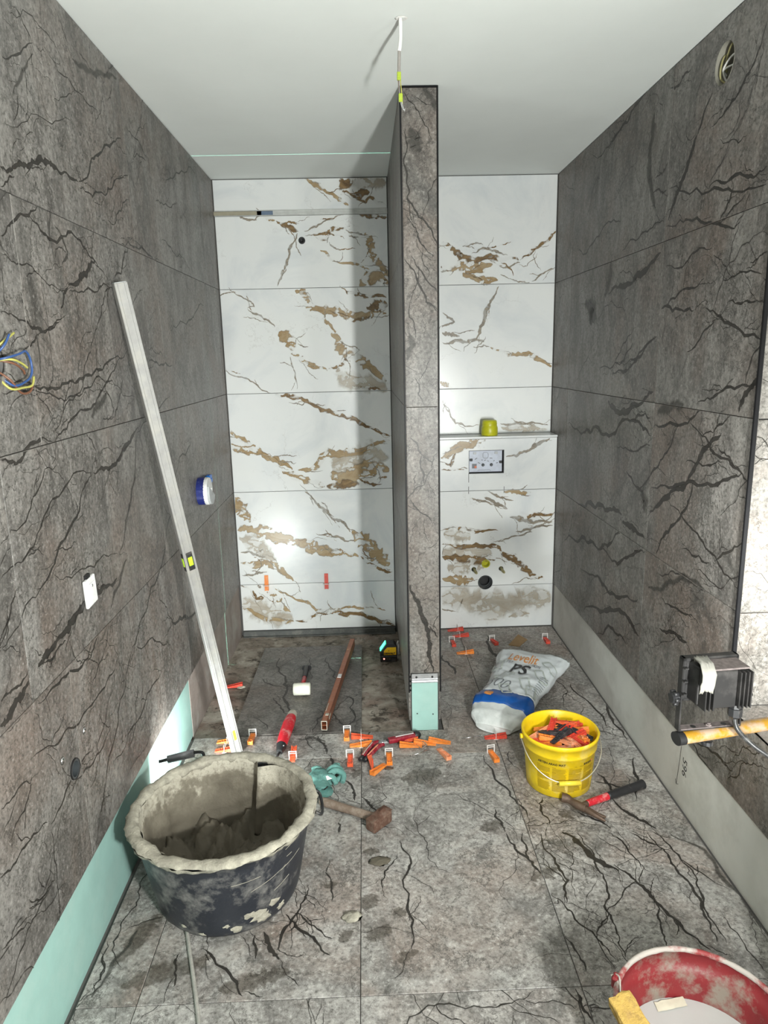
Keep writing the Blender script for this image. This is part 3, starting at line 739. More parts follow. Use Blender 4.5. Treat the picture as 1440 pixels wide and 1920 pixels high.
def tile(surf, rects, parent, mats, holes=(), extra=9, bias=None, gap=.001, thick=.009, name='tile', label=None, src=None, cutters=()):
    if isinstance(rects[0], (int, float)): rects = [rects]
    P = PLANE[surf]; mb = MB(); _seed[0] += 1
    for u0, u1, v0, v1 in rects:
        u0 += gap; u1 -= gap; v0 += gap; v1 -= gap; c = .0012; n0 = len(mb.bm.faces)
        A = [mb.bm.verts.new(P(u, v, -thick)) for u, v in ((u0, v0), (u1, v0), (u1, v1), (u0, v1))]
        Bv = [mb.bm.verts.new(P(u, v, -c)) for u, v in ((u0, v0), (u1, v0), (u1, v1), (u0, v1))]
        C = [mb.bm.verts.new(P(u, v, 0)) for u, v in ((u0 + c, v0 + c), (u1 - c, v0 + c), (u1 - c, v1 - c), (u0 + c, v1 - c))]
        mb.bm.faces.new(C); mb.bm.faces.new(A[::-1])
        for i in range(4):
            mb.bm.faces.new((A[i], A[(i + 1) % 4], Bv[(i + 1) % 4], Bv[i])); mb.bm.faces.new((Bv[i], Bv[(i + 1) % 4], C[(i + 1) % 4], C[i]))
    o = obj(name, mb, mats, parent, label=label)
    for ct in cutters: boolean(o, ct)
    bm = bmesh.new(); bm.from_mesh(o.data); lay = bm.verts.layers.float.get('vein') or bm.verts.layers.float.new('vein'); h = .0003
    ribs = RIB.get(src or surf, []) + [r for rc in rects for r in veinlets(rc, _seed[0], extra, bias)] if extra else RIB.get(src or surf, [])
    for rb in ribs:
        h += .000004
        for ki, quad in rb:
            for u0, u1, v0, v1 in rects:
                rc = (u0 + gap + .0012, u1 - gap - .0012, v0 + gap + .0012, v1 - gap - .0012)
                mx = [q[0].x for q in quad]; my = [q[0].y for q in quad]
                if max(mx) < rc[0] or min(mx) > rc[1] or max(my) < rc[2] or min(my) > rc[3]: continue
                pl = clip(quad, rc)
                if not pl: continue
                cx = sum(q[0].x for q in pl) / len(pl); cy = sum(q[0].y for q in pl) / len(pl)
                if any(((cx - a) / ru) ** 2 + ((cy - b) / rv) ** 2 < 1.15 if rv > 0 else (abs(cx - a) < ru * 1.1 and abs(cy - b) < -rv * 1.15) for a, b, ru, rv in holes): continue
                vs = []
                for p, f in pl:
                    vv = bm.verts.new(P(p.x, p.y, h)); vv[lay] = f; vs.append(vv)
                f_ = bm.faces.new(vs); f_.material_index = 1 + ki; f_.normal_update()
                
    bm.to_mesh(o.data); bm.free()
    return o
def cutter(mb):
    o = obj('cutter', mb, []); o.hide_render = True; return o
CUT = []
def cyl_cut(p0, p1, r, n=28):
    o = cutter(MB().cyl(p0, p1, r, n)); CUT.append(o); return o
# ------------------------------------------------------------------ the shell
fl = obj('floor', MB().box(((XL + 2.2) / 2 - .1, (YN + PY) / 2, -.0605), (2.2 - XL + .2, PY - YN, .1)).box(((PX1 + XR) / 2 + .05, PY / 2 + .02, -.0605), (XR - PX1 + .12, -PY + .04, .1)), M['darkcore'], kind='structure')
c1, c2, c3 = -.655, -.055, .545; r0, r1, r2 = -2.724, -1.562, -.36
FT = M_TILES['floor']; e = XR - .004; w0 = XL + .008
for yr in ((-5.19, -3.924), (-3.924, r0), (r0, r1)):
    for xr in ((w0, c1), (c1, c2), (c2, c3), (c3, e)): tile('F', (*xr, *yr), fl, FT, bias=1.9, extra=16)
tile('F', (w0, c1, r1, PY), fl, FT, bias=1.9); tile('F', (c1, c2, r1, PY), fl, FT, bias=1.9)
tile('F', [(c2, c3, r1, PY + .0015), (PX1 + .012, c3, PY - .0015, r2)], fl, FT, bias=1.9, extra=16); tile('F', (c3, e, r1, r2), fl, FT, bias=1.9, extra=16)
tile('F', (PX1 + .012, c3, r2, -QD - .004), fl, FT); tile('F', (c3, e, r2, -QD - .004), fl, FT)
def scr(i, j):
    x = XL - .01 + (PX0 + .02 - XL) * i / 60; y = PY + (.0 - PY) * j / 80
    return Vector((x, y, -.026 + (y - PY) * -.033 + .006 * mnoise.fractal(Vector((x * 6, y * 6, 1)), 1, 2, 4) + (.004 if x < -.68 else 0)))
obj('screed', MB().grid(scr, 61, 81), M['screed'], fl, label='rough mortar-stained screed of the shower area')
obj('ceiling', MB().box((.5, -2.5, ZC + .05), (3.4, 5.6, .1)), M['paint'], kind='structure')
# left wall
wl = obj('wall_left', MB().box((XL - .11, -2.55, 1.3), (.2, 5.4, 2.9)), M['darkcore'], kind='structure')
GT = M_TILES['grey']
CL = [cyl_cut((XL - .08, -2.532, .592), (XL + .05, -2.532, .592), .030), cyl_cut((XL - .05, -2.444, .657), (XL + .05, -2.444, .657), .012, 16), cyl_cut((XL - .05, -2.594, .655), (XL + .05, -2.594, .655), .012, 16), cyl_cut((XL - .06, -2.635, 1.69), (XL + .05, -2.635, 1.69), .034)]
for c_ in CL: boolean(wl, c_)
HL = [(-2.532, .592, .032, .032), (-2.444, .657, .014, .014), (-2.594, .655, .014, .014), (-2.635, 1.69, .036, .036)]
lj = {0: (-5.19, -3.69, -2.49, -1.29, -.09), 1: (-5.19, -3.9, -2.7, -1.5, -.3, -.002), 2: (-5.19, -3.68, -2.48, -1.28, -.08), 3: (-5.19, -3.94, -2.74, -1.54, -.34, -.002)}
for r_ in range(4):
    J = list(lj[r_]); 
    if J[-1] < -.01: J.append(-.002)
    for a, b in zip(J, J[1:]):
        zt = ROWS[r_ + 1] - (.003 if r_ == 3 else 0); hs = [k for k, q in enumerate(HL) if a < q[0] < b and ROWS[r_] < q[1] < zt]
        tile('L', (a, b, ROWS[r_], zt), wl, GT, holes=[HL[k] for k in hs], cutters=[CL[k] for k in hs], bias=1.0, extra=10)
obj('gypsum_board', MB().box((XL - .01, (YN - 1.32) / 2, Z0 / 2 - .005), (.004, -1.32 - YN, Z0 + .01), bev=.001), M['teal'], wl, label='bare green plasterboard strip')
obj('coated_board', MB().box((XL - .0095, -.66, Z0 / 2 - .04), (.005, 1.318, Z0 + .08), bev=.001), M['coat'], wl, label='mortar smeared grey board strip')
# right wall with the alcove
wr = obj('wall_right', MB().box((XR + .46, (YE + .01 + .2) / 2, 1.3), (.9, .2 - YE - .01, 2.9)).box((XR + .46, (YN + YE + .01) / 2, ZL / 2 - .06), (.9, YE + .01 - YN, ZL + .1)), M['darkcore'], kind='structure')
duct = cutter(MB().lathe([(.06, -.02), (.06, .13)], (XR - .03, -1.905, 2.541), 30, axis=(1, 0, 0), cap0=True, cap1=True)); CUT.append(duct); boolean(wr, duct)
rc = (-5.19, YE, -1.53, -.33, -.002)
for r_ in range(4):
    zt = ROWS[r_ + 1] - (.003 if r_ == 3 else 0)
    tile('R', [(YE, -1.53, ROWS[r_], zt)] + ([(-2.73, YE + .002, Z0, ZL)] if r_ == 0 else []), wr, GT, holes=[(-1.905, 2.541, .062, .062)] if r_ == 3 else (), cutters=[duct] if r_ == 3 else (), bias=2.2, extra=10)
    tile('R', (-1.53, -.33, ROWS[r_], zt), wr, GT, bias=2.2, extra=10); tile('R', (-.33, -.002, ROWS[r_], zt), wr, GT, bias=2.2)
tile('R', (-3.93, -2.73, Z0, ZL), wr, GT); tile('R', (-5.19, -3.93, Z0, ZL), wr, GT)
for a, b in ((-2.6, YE), (-3.8, -2.6), (-5.19, -3.8)): obj('ledge_tile', MB().box((XR + .31, (a + b) / 2, ZL - .005), (.62, b - a - .002, .01), bev=.001), GT[0], wr)
for a, b in zip([ZL] + ROWS[1:], ROWS[1:] + [ZC]):
    if b > a: tile('A', (XR + .006, 1.75, a, b - .002), wr, GT, bias=2.4, extra=16)
sb = obj('plasterboard_strip', MB().box((XR + .008, (YN - QD) / 2, Z0 / 2 - .004), (.004, -QD - YN, Z0 + .006), bev=.001), M['strip'], wr, label='pale bare board strip under the tiles')
pm = MB()
for a, b in (((-1.954, .236), (-1.945, .15)), ((-1.945, .15), (-1.934, .065)), ((-1.934, .065), (-1.95, .075)), ((-1.934, .065), (-1.925, .082))):
    d = (Vector(b) - Vector(a)); m_ = (Vector(a) + Vector(b)) / 2
    pm.box((XR + .0055, m_.x, m_.y), (.0008, .0016, d.length), Matrix.Rotation(math.atan2(-d.x, d.y), 3, 'X'))
obj('pencil_arrow', pm, M['inkblack'], sb)
tx = text_mesh('596', .05); tx.materials.append(M['inkblack'])
tx.transform(Matrix(((0, 0, -1, XR + .0055), (0, -1, 0, -1.972), (-1, 0, 0, .205), (0, 0, 0, 1)))); obj('lettering', tx, None, sb, label='handwritten pencil number')
obj('trim_1', MB().box((XR - .0035, YE - .004, (ZL + ZC) / 2), (.012, .011, ZC - ZL - .004), bev=.0015), M['blacktrim'], kind='structure')
obj('wall_alcove', MB().box((1.85, (YN + YE) / 2, 1.6), (.2, YE - YN, 2.3)), M['strip'], kind='structure')
obj('wall_front', MB().box((.5, YN - .1, 1.3), (3.2, .2, 2.9)), M['paint'], kind='structure')
# back wall, cistern box, partition
wb = obj('wall_back', MB().box((.2, .11, 1.3), (2.5, .2, 2.9)), M['darkcore'], kind='structure')
WT = M_TILES['white']
shp = cyl_cut((-.332, .08, 2.339), (-.332, -.05, 2.339), .018); boolean(wb, shp)
for a, b in ((-.032, Z0), (Z0, ROWS[1]), (ROWS[1], ROWS[2]), (ROWS[2], ROWS[3]), (ROWS[3], 2.476), (2.505, ZC - .004)):
    h_ = a == ROWS[3]; tile('B', (XL + .003, PX0 - .003, a, b), wb, WT, extra=0, holes=[(-.332, 2.339, .02, .02)] if h_ else (), cutters=[shp] if h_ else (), gap=.0013)
for a, b in ((QZ, ROWS[2]), (ROWS[2], ROWS[3]), (ROWS[3], ZC - .004)): tile('B', (PX1 + .003, XR - .003, a, b), wb, WT, extra=0, gap=.0013)
sp = obj('trim_2', MB().box(((XL + PX0) / 2, .004, 2.4905), (PX0 - XL - .006, .004, .026)).box(((XL + PX0) / 2, -.0005, 2.5035), (PX0 - XL - .006, .009, .003)).box(((XL + PX0) / 2, -.0005, 2.4775), (PX0 - XL - .006, .009, .003)).box(((XL + PX0) / 2, .0, 2.4905), (PX0 - XL - .006, .005, .002)), M['slot'], kind='structure')
obj('tape', MB().box((-.69, -.002, 2.4905), (.27, .003, .02)), M['tape'], sp, label='beige tape inside the light slot'); obj('film', MB().box((-.535, -.002, 2.4905), (.09, .003, .02)), M['bluebit'], sp, label='blue film end')
obj('shower_drain_channel', MB().box(((XL + PX0) / 2, -.012, -.052), (PX0 - XL - .01, .02, .036), bev=.002).box(((XL + PX0) / 2, -.030, -.066), (PX0 - XL - .01, .02, .008), bev=.002), M['drain'], wb, label='dark drain channel at the foot of the tiles')
qb = obj('wall_box', MB().box(((PX1 + XR) / 2 + .01, -QD / 2 + .008, QZ / 2 - .06), (XR - PX1 + .03, QD, QZ + .094)), M['darkcore'], kind='structure')
hole = cutter(MB().box((.718, -QD, 1.0515), (.212, .09, .141))); CUT.append(hole)
c_y = cyl_cut((.72, -.06, .419), (.72, -.25, .419), .027); c_d = cyl_cut((.718, -.03, .299), (.718, -.25, .299), .046); c_r1 = cyl_cut((.646, -.05, .385), (.646, -.25, .385), .015, 18); c_r2 = cyl_cut((.815, -.05, .385), (.815, -.25, .385), .015, 18)
for c_ in (hole, c_y, c_d, c_r1, c_r2): boolean(qb, c_)
HQ = {0: [(.718, .299, .047, .047)], 1: [(.718, .299, .047, .047), (.72, .419, .028, .028), (.646, .385, .017, .017), (.815, .385, .017, .017)], 2: [(.718, 1.0515, .106, -.0705)]}
for k_, (a, b) in enumerate(((.004, Z0), (Z0, ROWS[1]), (ROWS[1], QZ - .013))):
    tile('Q', (PX1 + .003, XR - .003, a, b), qb, WT, extra=0, holes=HQ[k_], cutters=[[c_d], [c_d, c_y, c_r1, c_r2], [hole]][k_], gap=.0013)
obj('ledge', MB().box(((PX1 + XR) / 2, -QD / 2 - .001, QZ - .0065), (XR - PX1 - .004, QD + .004, .012), bev=.0015), M['white'], qb, label='white tiled shelf top of the boxed-in wall')
wm = obj('wall_middle', MB().box(((PX0 + PX1) / 2, PY / 2 + .006, 1.29), (PX1 - PX0 - .0196, -PY - .008, 2.76)), M['darkcore'], kind='structure')
for a, b in ((.283, 1.472), (1.472, ZC - .006)): tile('P', (PX0 + .006, PX1 - .004, a, b), wm, GT, extra=20, gap=.0008)
for a, b in ((.05, ROWS[1]), (ROWS[1], ROWS[2]), (ROWS[2], ROWS[3]), (ROWS[3], ZC - .004)):
    tile('M', (PY + .003, -.002, a, b), wm, GT, bias=1.2); tile('N', (PY + .003, -.002, max(a, .02), b), wm, GT)
obj('gypsum_board', MB().box(((PX0 + PX1) / 2 - .0, PY + .004, .118), (.118, .008, .236), bev=.001), M['teal'], wm, label='bare green board at the foot of the partition')
sc_ = MB()
for x_, z_ in ((.202, .085), (.274, .08)): sc_.cyl((x_, PY + .001, z_), (x_, PY - .0012, z_), .0032, 10)
obj('screw_head', sc_, M['black'], wm)
pf = obj('metal_profile', MB().box(((PX0 + PX1) / 2, PY + .001, .262), (.118, .006, .04)).box(((PX0 + PX1) / 2, PY - .003, .242), (.118, .012, .005), bev=.001).box(((PX0 + PX1) / 2, PY - .003, .2805), (.118, .012, .004), bev=.001).box(((PX0 + PX1) / 2, PY - .0025, .254), (.118, .004, .003)), M['steel'], wm, label='galvanised angle profile above the green board')
for x_ in (.2, .272): obj('profile_hole', MB().cyl((x_, PY - .0015, .265), (x_, PY - .0032, .265), .005, 14), M['blackclean'], pf)
tl = obj('trim_3', MB().box((PX0 + .002, PY - .0015, (.19 + ZC) / 2), (.006, .007, ZC - .19 - .004)), M['blacktrim'], wm, kind='structure')
nt_ = MB()
for k in range(4): nt_.box((PX0 + .008, PY + .002, .2 + k * .022), (.008, .003, .008))
obj('trim_tooth', nt_, M['blacktrim'], tl)
obj('trim_4', MB().box((PX1 - .001, PY - .0015, (.19 + ZC) / 2), (.005, .007, ZC - .19 - .004)), M['blacktrim'], wm, kind='structure'); obj('trim_5', MB().box(((PX0 + PX1) / 2, PY - .0015, ZC - .004), (PX1 - PX0 - .006, .007, .005)), M['blacktrim'], wm, kind='structure')
# ------------------------------------------------------------------ work lights
def flood_head(root, sc=1., power=10., spread=2.6):
    # local: back of the lamp towards -y, light leaves along +y; z up; origin at the centre of the yoke foot
    w, h = .126 * sc, .098 * sc; z = .112 * sc
    hd = obj('lamp_housing', MB().box((0, -.012 * sc, z), (w * .80, .04 * sc, h * .86), bev=.004 * sc, seg=2), M['lampblack'], root)
    fr = MB()
    for sx in (-1, 1): fr.box((sx * (w / 2 - .004 * sc), .014 * sc, z), (.008 * sc, .02 * sc, h), bev=.002 * sc)
    for sz in (-1, 1): fr.box((0, .014 * sc, z + sz * (h / 2 - .004 * sc)), (w, .02 * sc, .008 * sc), bev=.002 * sc)
    fr.box((0, .008 * sc, z), (w * .98, .005 * sc, h * .98))
    f_ = obj('bezel', fr, M['lampblack'], root)
    for k in (-.3, -.1, .12, .32): obj('bezel_rib', MB().prism([(0, 0), (.012 * sc, 0), (.012 * sc, -.010 * sc)], 0, .002 * sc, 'z', m=Matrix.Translation((k * w, .002 * sc, z + h / 2 - .006 * sc)) @ Matrix.Rotation(PI / 2, 4, 'Y')), M['lampblack'], f_)
    for k in (-.3, 0, .3): obj('bezel_rib', MB().box((-w / 2 + .003 * sc, .002 * sc, z + k * h), (.008 * sc, .014 * sc, .003 * sc)), M['lampblack'], f_)
    obj('lens', MB().box((0, .020 * sc, z), (w - .018 * sc, .003 * sc, h - .018 * sc)), M['lens'], root)
    for k in (-.36, -.29, -.22, .22, .29, .36, .42): obj('cooling_fin', MB().box((k * w * 1.02, -.04 * sc, z - .002 * sc), (.0028 * sc, .036 * sc, h * .82), bev=.0008 * sc), M['lampblack'], hd)
    obj('driver_cover', MB().box((-.0 * sc, -.036 * sc, z), (w * .4, .03 * sc, h * .84), bev=.002 * sc), M['lampblack'], hd, label='smooth black back cover between the fins'); obj('top_plate', MB().box((.012 * sc, -.022 * sc, z + h * .435), (w * .66, .05 * sc, .004 * sc), bev=.001), M['lamptop'], hd, label='dust covered top of the casting')
    yk = MB(); hw = w / 2 + .007 * sc
    yk.box((0, 0, .002 * sc), (2 * hw, .02 * sc, .0035 * sc), bev=.001)
    for sx in (-1, 1): yk.box((sx * hw, 0, .042 * sc), (.0035 * sc, .018 * sc, .084 * sc), bev=.001)
    yoke = obj('yoke', yk, M['lampblack'], root); obj('yoke_foot', MB().box((0, -.001 * sc, .0046 * sc), (2 * hw - .006 * sc, .019 * sc, .0015 * sc)), M['lamptop'], yoke, label='dust covered foot of the yoke')
    for x_ in (-.035, .035): obj('slot_hole', MB().lathe([(.0, .0), (.006 * sc, 0)], (x_ * sc, -.002 * sc, .0056 * sc), 16), M['blackclean'], yoke)
    for sx in (-1, 1):
        kb = MB().lathe([(.006 * sc, 0), (.006 * sc, .006 * sc), (.013 * sc, .007 * sc), (.014 * sc, .016 * sc), (.010 * sc, .019 * sc), (0, .019 * sc)], (sx * hw, 0, .076 * sc), 12, axis=(sx, 0, 0), smooth=False)
        for k in range(6): kb.cyl((sx * (hw + .007 * sc), .0125 * sc * math.cos(k * PI / 3), .076 * sc + .0125 * sc * math.sin(k * PI / 3)), (sx * (hw + .017 * sc), .0125 * sc * math.cos(k * PI / 3), .076 * sc + .0125 * sc * math.sin(k * PI / 3)), .0045 * sc, 8)
        obj('clamp_knob', kb, M['black'], root)
    obj('yoke_bolt', MB().cyl((0, -.003 * sc, .003 * sc), (0, -.003 * sc, .009 * sc), .0065 * sc, 6, smooth=False).cyl((0, -.003 * sc, .009 * sc), (0, -.003 * sc, .012 * sc), .004 * sc, 10), M['lamptop'], yoke)
    obj('cable_gland', MB().lathe([(.0115 * sc, 0), (.0125 * sc, -.008 * sc), (.0145 * sc, -.009 * sc), (.0145 * sc, -.026 * sc), (.008 * sc, -.032 * sc), (0, -.032 * sc)], (.031 * sc, -.042 * sc, z - h * .39), 8, smooth=False), M['black'], root)
    if power > 0:
        ld = bpy.data.lights.new('led_array', 'AREA'); ld.shape = 'RECTANGLE'; ld.size = w * .8; ld.size_y = h * .8; ld.energy = power; ld.color = (.975, 1, .965); ld.spread = spread
        lo = bpy.data.objects.new('led_array', ld); COL.objects.link(lo); lo.parent = root; lo.location = (0, .025 * sc, z); lo.rotation_euler = (PI / 2, 0, 0)
LB = (.722, -2.93, .884)
lampB = thing('work_light', 'black LED floodlight with cooling fins clamped on the yellow pole', 'work light', LB, (0, 0, .10))
flood_head(lampB, 1., P_B)
obj('power_cable', MB().tube([(.031, -.042, .047), (.034, -.05, .02), (.055, -.075, -.005), (.10, -.10, -.04), (.17, -.13, -.12), (.27, -.14, -.35), (.32, -.13, -.7), (.33, -.1, -.87)], .0052, 10), M['cable'], lampB)
# yellow crossbar with its stand (the stand itself is outside the frame)
pole = thing('lamp_stand', 'dusty yellow tube crossbar of the stand carrying the floodlight', 'lamp stand', (1.03, -2.87, 0))
pa = Vector((.648 - 1.03, -2.948 + 2.87, .8695)); pb = Vector((.07, .01, .874))
dr = (pb - pa).normalized()
def flatbar(a, b, w, h, mb):
    d = (b - a).normalized(); sd = d.cross(Vector((0, 0, 1))).normalized(); up = sd.cross(d)
    return mb.grid(lambda i, j: (a if j == 0 else b) + sd * (w / 2 * math.cos(2 * PI * i / 20)) + up * (h / 2 * math.sin(2 * PI * i / 20)), 20, 2, wrapu=True)
obj('crossbar', flatbar(pa + dr * .012, pb, .034, .026, MB()), M['polepaint'], pole)
ec = MB(); flatbar(pa + dr * -.002, pa + dr * .014, .036, .028, ec)
sd_ = dr.cross(Vector((0, 0, 1))).normalized(); up_ = sd_.cross(dr)
ec.bm.faces.new([ec.bm.verts.new(pa + dr * -.002 + sd_ * .018 * math.cos(2 * PI * k / 20) + up_ * .014 * math.sin(2 * PI * k / 20)) for k in range(20)])
obj('end_cap', ec, M['blackclean'], pole)
p_n = Vector((LB[0] + .004 - 1.03, LB[1] + .004 + 2.87, .85))
obj('wing_nut', MB().lathe([(.004, .008), (.004, 0), (.012, -.001), (.013, -.009), (0, -.01)], p_n, 12, smooth=False), M['black'], pole)
obj('upright', MB().cyl((0, 0, .03), (0, 0, .90), .016, 16), M['polepaint'], pole)
for q_ in ((.09, .10), (.08, -.2), (-.02, -.25)): obj('leg', MB().tube([(0, 0, .22), (*q_, .012)], .009, 10), M['polepaint'], pole)
tag(obj('paper_rag', MB().grid(lambda i, j: Vector((.692 + (i - 5) * .0028 - .0012 * j + .002 * mnoise.noise(Vector((i * .7, j * .6, 3))), -2.952 - .012 - .030 * min(1, max(0, (j - 3) / 3)) * (1 if j > 3 else 0) + (0.028 if j < 2 else .018 if j == 2 else 0) + .006 * mnoise.noise(Vector((i * .9, j * .8, 1))), 1.052 - max(0, j - 4) * .0085 - .01 * (j < 1) + .004 * mnoise.noise(Vector((i * .8, j * .9, 7))) - .006 * abs(i - 5) / 5 * (j > 6))), 11, 11), M['rag']), 'crumpled off-white paper rag draped over the floodlight top corner', 'rag').modifiers.new('thick', 'SOLIDIFY').thickness = .003
lampA = thing('work_light', 'second black floodlight standing outside the photo on the right', 'work light', (.62, -4.15, .85), (.22, 0, .22))
flood_head(lampA, 1.1, P_A, PI)
fillE = thing('work_light', 'fourth black floodlight, added unseen to brighten the left wall', 'work light', (.63, -4.42, 1.142), (.36, 0, .85))  # fill lamp added out of view to lift left wall, near floor and ceiling
flood_head(fillE, 1., P_E, PI)
stA = thing('lamp_stand', 'plain stand of the second floodlight outside the photo', 'lamp stand', (.62, -4.15, 0))
obj('upright', MB().cyl((0, 0, .02), (0, 0, .842), .014, 14), M['polepaint'], stA)
fillE_stand = thing('lamp_stand', 'taller plain stand of the added, unseen fourth floodlight', 'lamp stand', (.63, -4.42, 0))  # added only to carry the fill lamp above
obj('upright', MB().cyl((0, 0, .02), (0, 0, 1.13), .013, 14), M['polepaint'], fillE_stand)
for a in (.5, 2.6, 4.7): obj('leg', MB().tube([(0, 0, .25), (.12 * math.cos(a), .12 * math.sin(a), .011)], .009, 10), M['polepaint'], fillE_stand)
for a in (.5, 2.6, 4.7): obj('leg', MB().tube([(0, 0, .2), (.12 * math.cos(a), .12 * math.sin(a), .011)], .009, 10), M['polepaint'], stA)
fillD = thing('work_light', 'third black floodlight at the far end of the crossbar, added unseen to brighten the alcove', 'work light', (.985, -2.878, .889), (0, 0, -.95))  # extra lamp added out of view to make the alcove face bright
flood_head(fillD, .9, P_D, 2.2)
# floor lamp behind the mortar tub
lampC = thing('floor_floodlight', 'black portable floodlight with grey foam carrying grip behind the mortar tub', 'work light', (-.715, -1.955, 0), (0, 0, .12))
obj('lamp_housing', MB().box((-.012, 0, .092), (.19, .04, .14), Matrix.Rotation(.05, 3, 'X'), bev=.012, seg=3), M['black'], lampC)
obj('lens', MB().box((-.012, .0225, .094), (.155, .004, .11), Matrix.Rotation(.05, 3, 'X')), M['lens'], lampC)
obj('handle_frame', MB().tube([(.09, 0, .03), (.094, .01, .15), (.086, .03, .235), (.066, .035, .258), (-.03, .035, .243), (-.078, .035, .235)], .0062, 10), M['blackclean'], lampC)
obj('foam_grip', MB().tube([(-.046, .035, .2405), (.05, .035, .2555)], .0145, 14), M['darkgrey'], lampC)
obj('foot', MB().box((0, .0, .008), (.16, .12, .012), bev=.004), M['black'], lampC)
ld = bpy.data.lights.new('led_array', 'AREA'); ld.shape = 'RECTANGLE'; ld.size = .13; ld.size_y = .09; ld.energy = P_C; ld.color = (.95, 1, .98)
lo = bpy.data.objects.new('led_array', ld); COL.objects.link(lo); lo.parent = lampC; lo.location = (0, .03, .085); lo.rotation_euler = (PI / 2 + .02, 0, 0)
obj('power_cable', MB().tube([(.0, -.02, .02), (-.02, -.10, .01), (.0, -.25, .006), (.05, -.44, .006), (.09, -.62, .006), (.135, -.83, .006), (.16, -1.0, .006), (.17, -1.4, .006)], .0058, 8), M['rope'], lampC, label='dusty grey cable along the floor')
# ------------------------------------------------------------------ mortar tub
TUB = (-.484, -2.29, 0); H = .30
def tubr(z): return .224 + .056 * (z / H) - .010 * max(0, 1 - z / .03) ** 2
tub = thing('mortar_tub', 'large black mortar tub smeared with dried grey mortar', 'tub', TUB)
def tubfn(n, jit):
    zs = [0, .006, .015, .03, .06, .1, .15, .2, .25, .275, .285]
    return zs
body = MB().lathe([(0, 0)] + [(tubr(z), z) for z in (.0, .006, .015, .03, .06, .1, .15, .2, .25, .283)] + [(tubr(.283) + .009, .288), (tubr(.3) + .009, .300), (tubr(.3) - .004, .303), (tubr(.28) - .006, .28), (tubr(.2) - .006, .2), (tubr(.05) - .006, .05), (0, .012)], n=64)
bo = obj('tub_body', body, M['tubblack'], tub)
def crust(i, j):
    a = 2 * PI * i / 128; b = 2 * PI * j / 12; n = mnoise.fractal(Vector((math.cos(a) * 5, math.sin(a) * 5, j * .25)), .9, 2, 5); rr = .0125 + .006 * n; wv = .006 * mnoise.noise(Vector((math.cos(a) * 2.2, math.sin(a) * 2.2, 9)))
    rr += .0022 * mnoise.fractal(Vector((math.cos(a) * 17, math.sin(a) * 17, j * .7)), .8, 2, 4); r = tubr(.3) - .003 + rr * 1.55 * math.cos(b); return Vector((r * math.cos(a), r * math.sin(a), .296 + wv * .5 + rr * math.sin(b) * (1.5 if math.sin(b) < 0 else 1)))
obj('rim_crust', MB().grid(crust, 128, 13, wrapu=True), M['tubspat'], tub, label='tub rim caked with dried mortar', kind='stuff')
def inner(i, j):
    a = 2 * PI * i / 120; t = j / 44; k1 = Vector((math.cos(a), math.sin(a), 0))
    clump = math.exp(-((a - 1.22) / .17) ** 2)
    if a > 1.22: clump = math.exp(-((a - 1.22) / .045) ** 2)
    if t < .5:
        r = t / .5 * tubr(.07); p = k1 * r
        z = .062 + .075 * mnoise.fractal(Vector((p.x * 11, p.y * 11, 2)), .7, 2.2, 6) + .05 * math.exp(-((p.x - .03) ** 2 + (p.y - .02) ** 2) / .006) + .035 * (r / .22) ** 3
        return Vector((p.x, p.y, max(.025, z)))
    s = (t - .5) / .5; z = .10 + (.297 - .10) * s
    n = mnoise.fractal(Vector((math.cos(a) * 4, math.sin(a) * 4, z * 14)), .9, 2, 5)
    r = tubr(z) - .012 - .008 * (1 + n) - .055 * clump * (1 - s * .25) * min(1, 2.5 - 1.5 * s)
    z2 = z + (1 - s) * (.05 * mnoise.fractal(Vector((k1.x * 2, k1.y * 2, 2)), .8, 2, 4) - .03)
    return Vector((r * k1.x, r * k1.y, z2))
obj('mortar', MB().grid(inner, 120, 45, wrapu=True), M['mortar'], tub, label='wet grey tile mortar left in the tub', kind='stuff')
sp_ = MB(); rg = random.Random(3)
for a0, z0, s0 in ((-1.0, .055, .030), (-1.12, .07, .018), (-.92, .038, .022), (-.78, .075, .02), (-1.3, .03, .016), (-1.42, .05, .01), (-.66, .04, .016), (-1.75, .02, .012), (-2.0, .04, .009)):
    m_ = 12; off = [rg.uniform(.55, 1.25) for _ in range(m_)]
    def P_(a, z, d): r = tubr(max(z, .001)) + d; return Vector((r * math.cos(a), r * math.sin(a), z))
    c_ = sp_.bm.verts.new(P_(a0, z0, .004)); rim = [sp_.bm.verts.new(P_(a0 + s0 * off[k] * math.cos(2 * PI * k / m_) / .22, max(.004, z0 + s0 * off[k] * .8 * math.sin(2 * PI * k / m_)), .0006)) for k in range(m_)]
    for k in range(m_): sp_.bm.faces.new((c_, rim[k], rim[(k + 1) % m_]))
obj('mortar_splatter', sp_, M['tubspat'], tub, kind='stuff')
scw = MB()
for k in range(6):
    a0 = rg.uniform(-1.35, -.35); z0 = rg.uniform(.12, .26); ln = rg.uniform(.02, .12); ti = rg.uniform(.0, .5)
    scw.tube([P_(a0 + ln * t / .25, z0 + ln * ti * t, .0004) for t in (0, .5, 1)], .0008, 5)
obj('scratch', scw, M['tubspat'], tub, kind='stuff')
for a, nm in ((.12, 0), (2.92, 1)):
    q = Vector((math.cos(a), math.sin(a), 0)); tn = Vector((-q.y, q.x, 0)); R_ = tubr(.28)
    obj('handle', MB().tube([q * (R_ + .012) + tn * -.06 + Vector((0, 0, .275)), q * (R_ + .03) + tn * -.055 + Vector((0, 0, .262)), q * (R_ + .036) + Vector((0, 0, .252)), q * (R_ + .03) + tn * .055 + Vector((0, 0, .262)), q * (R_ + .012) + tn * .06 + Vector((0, 0, .275))], .005, 10), M['black'], tub)
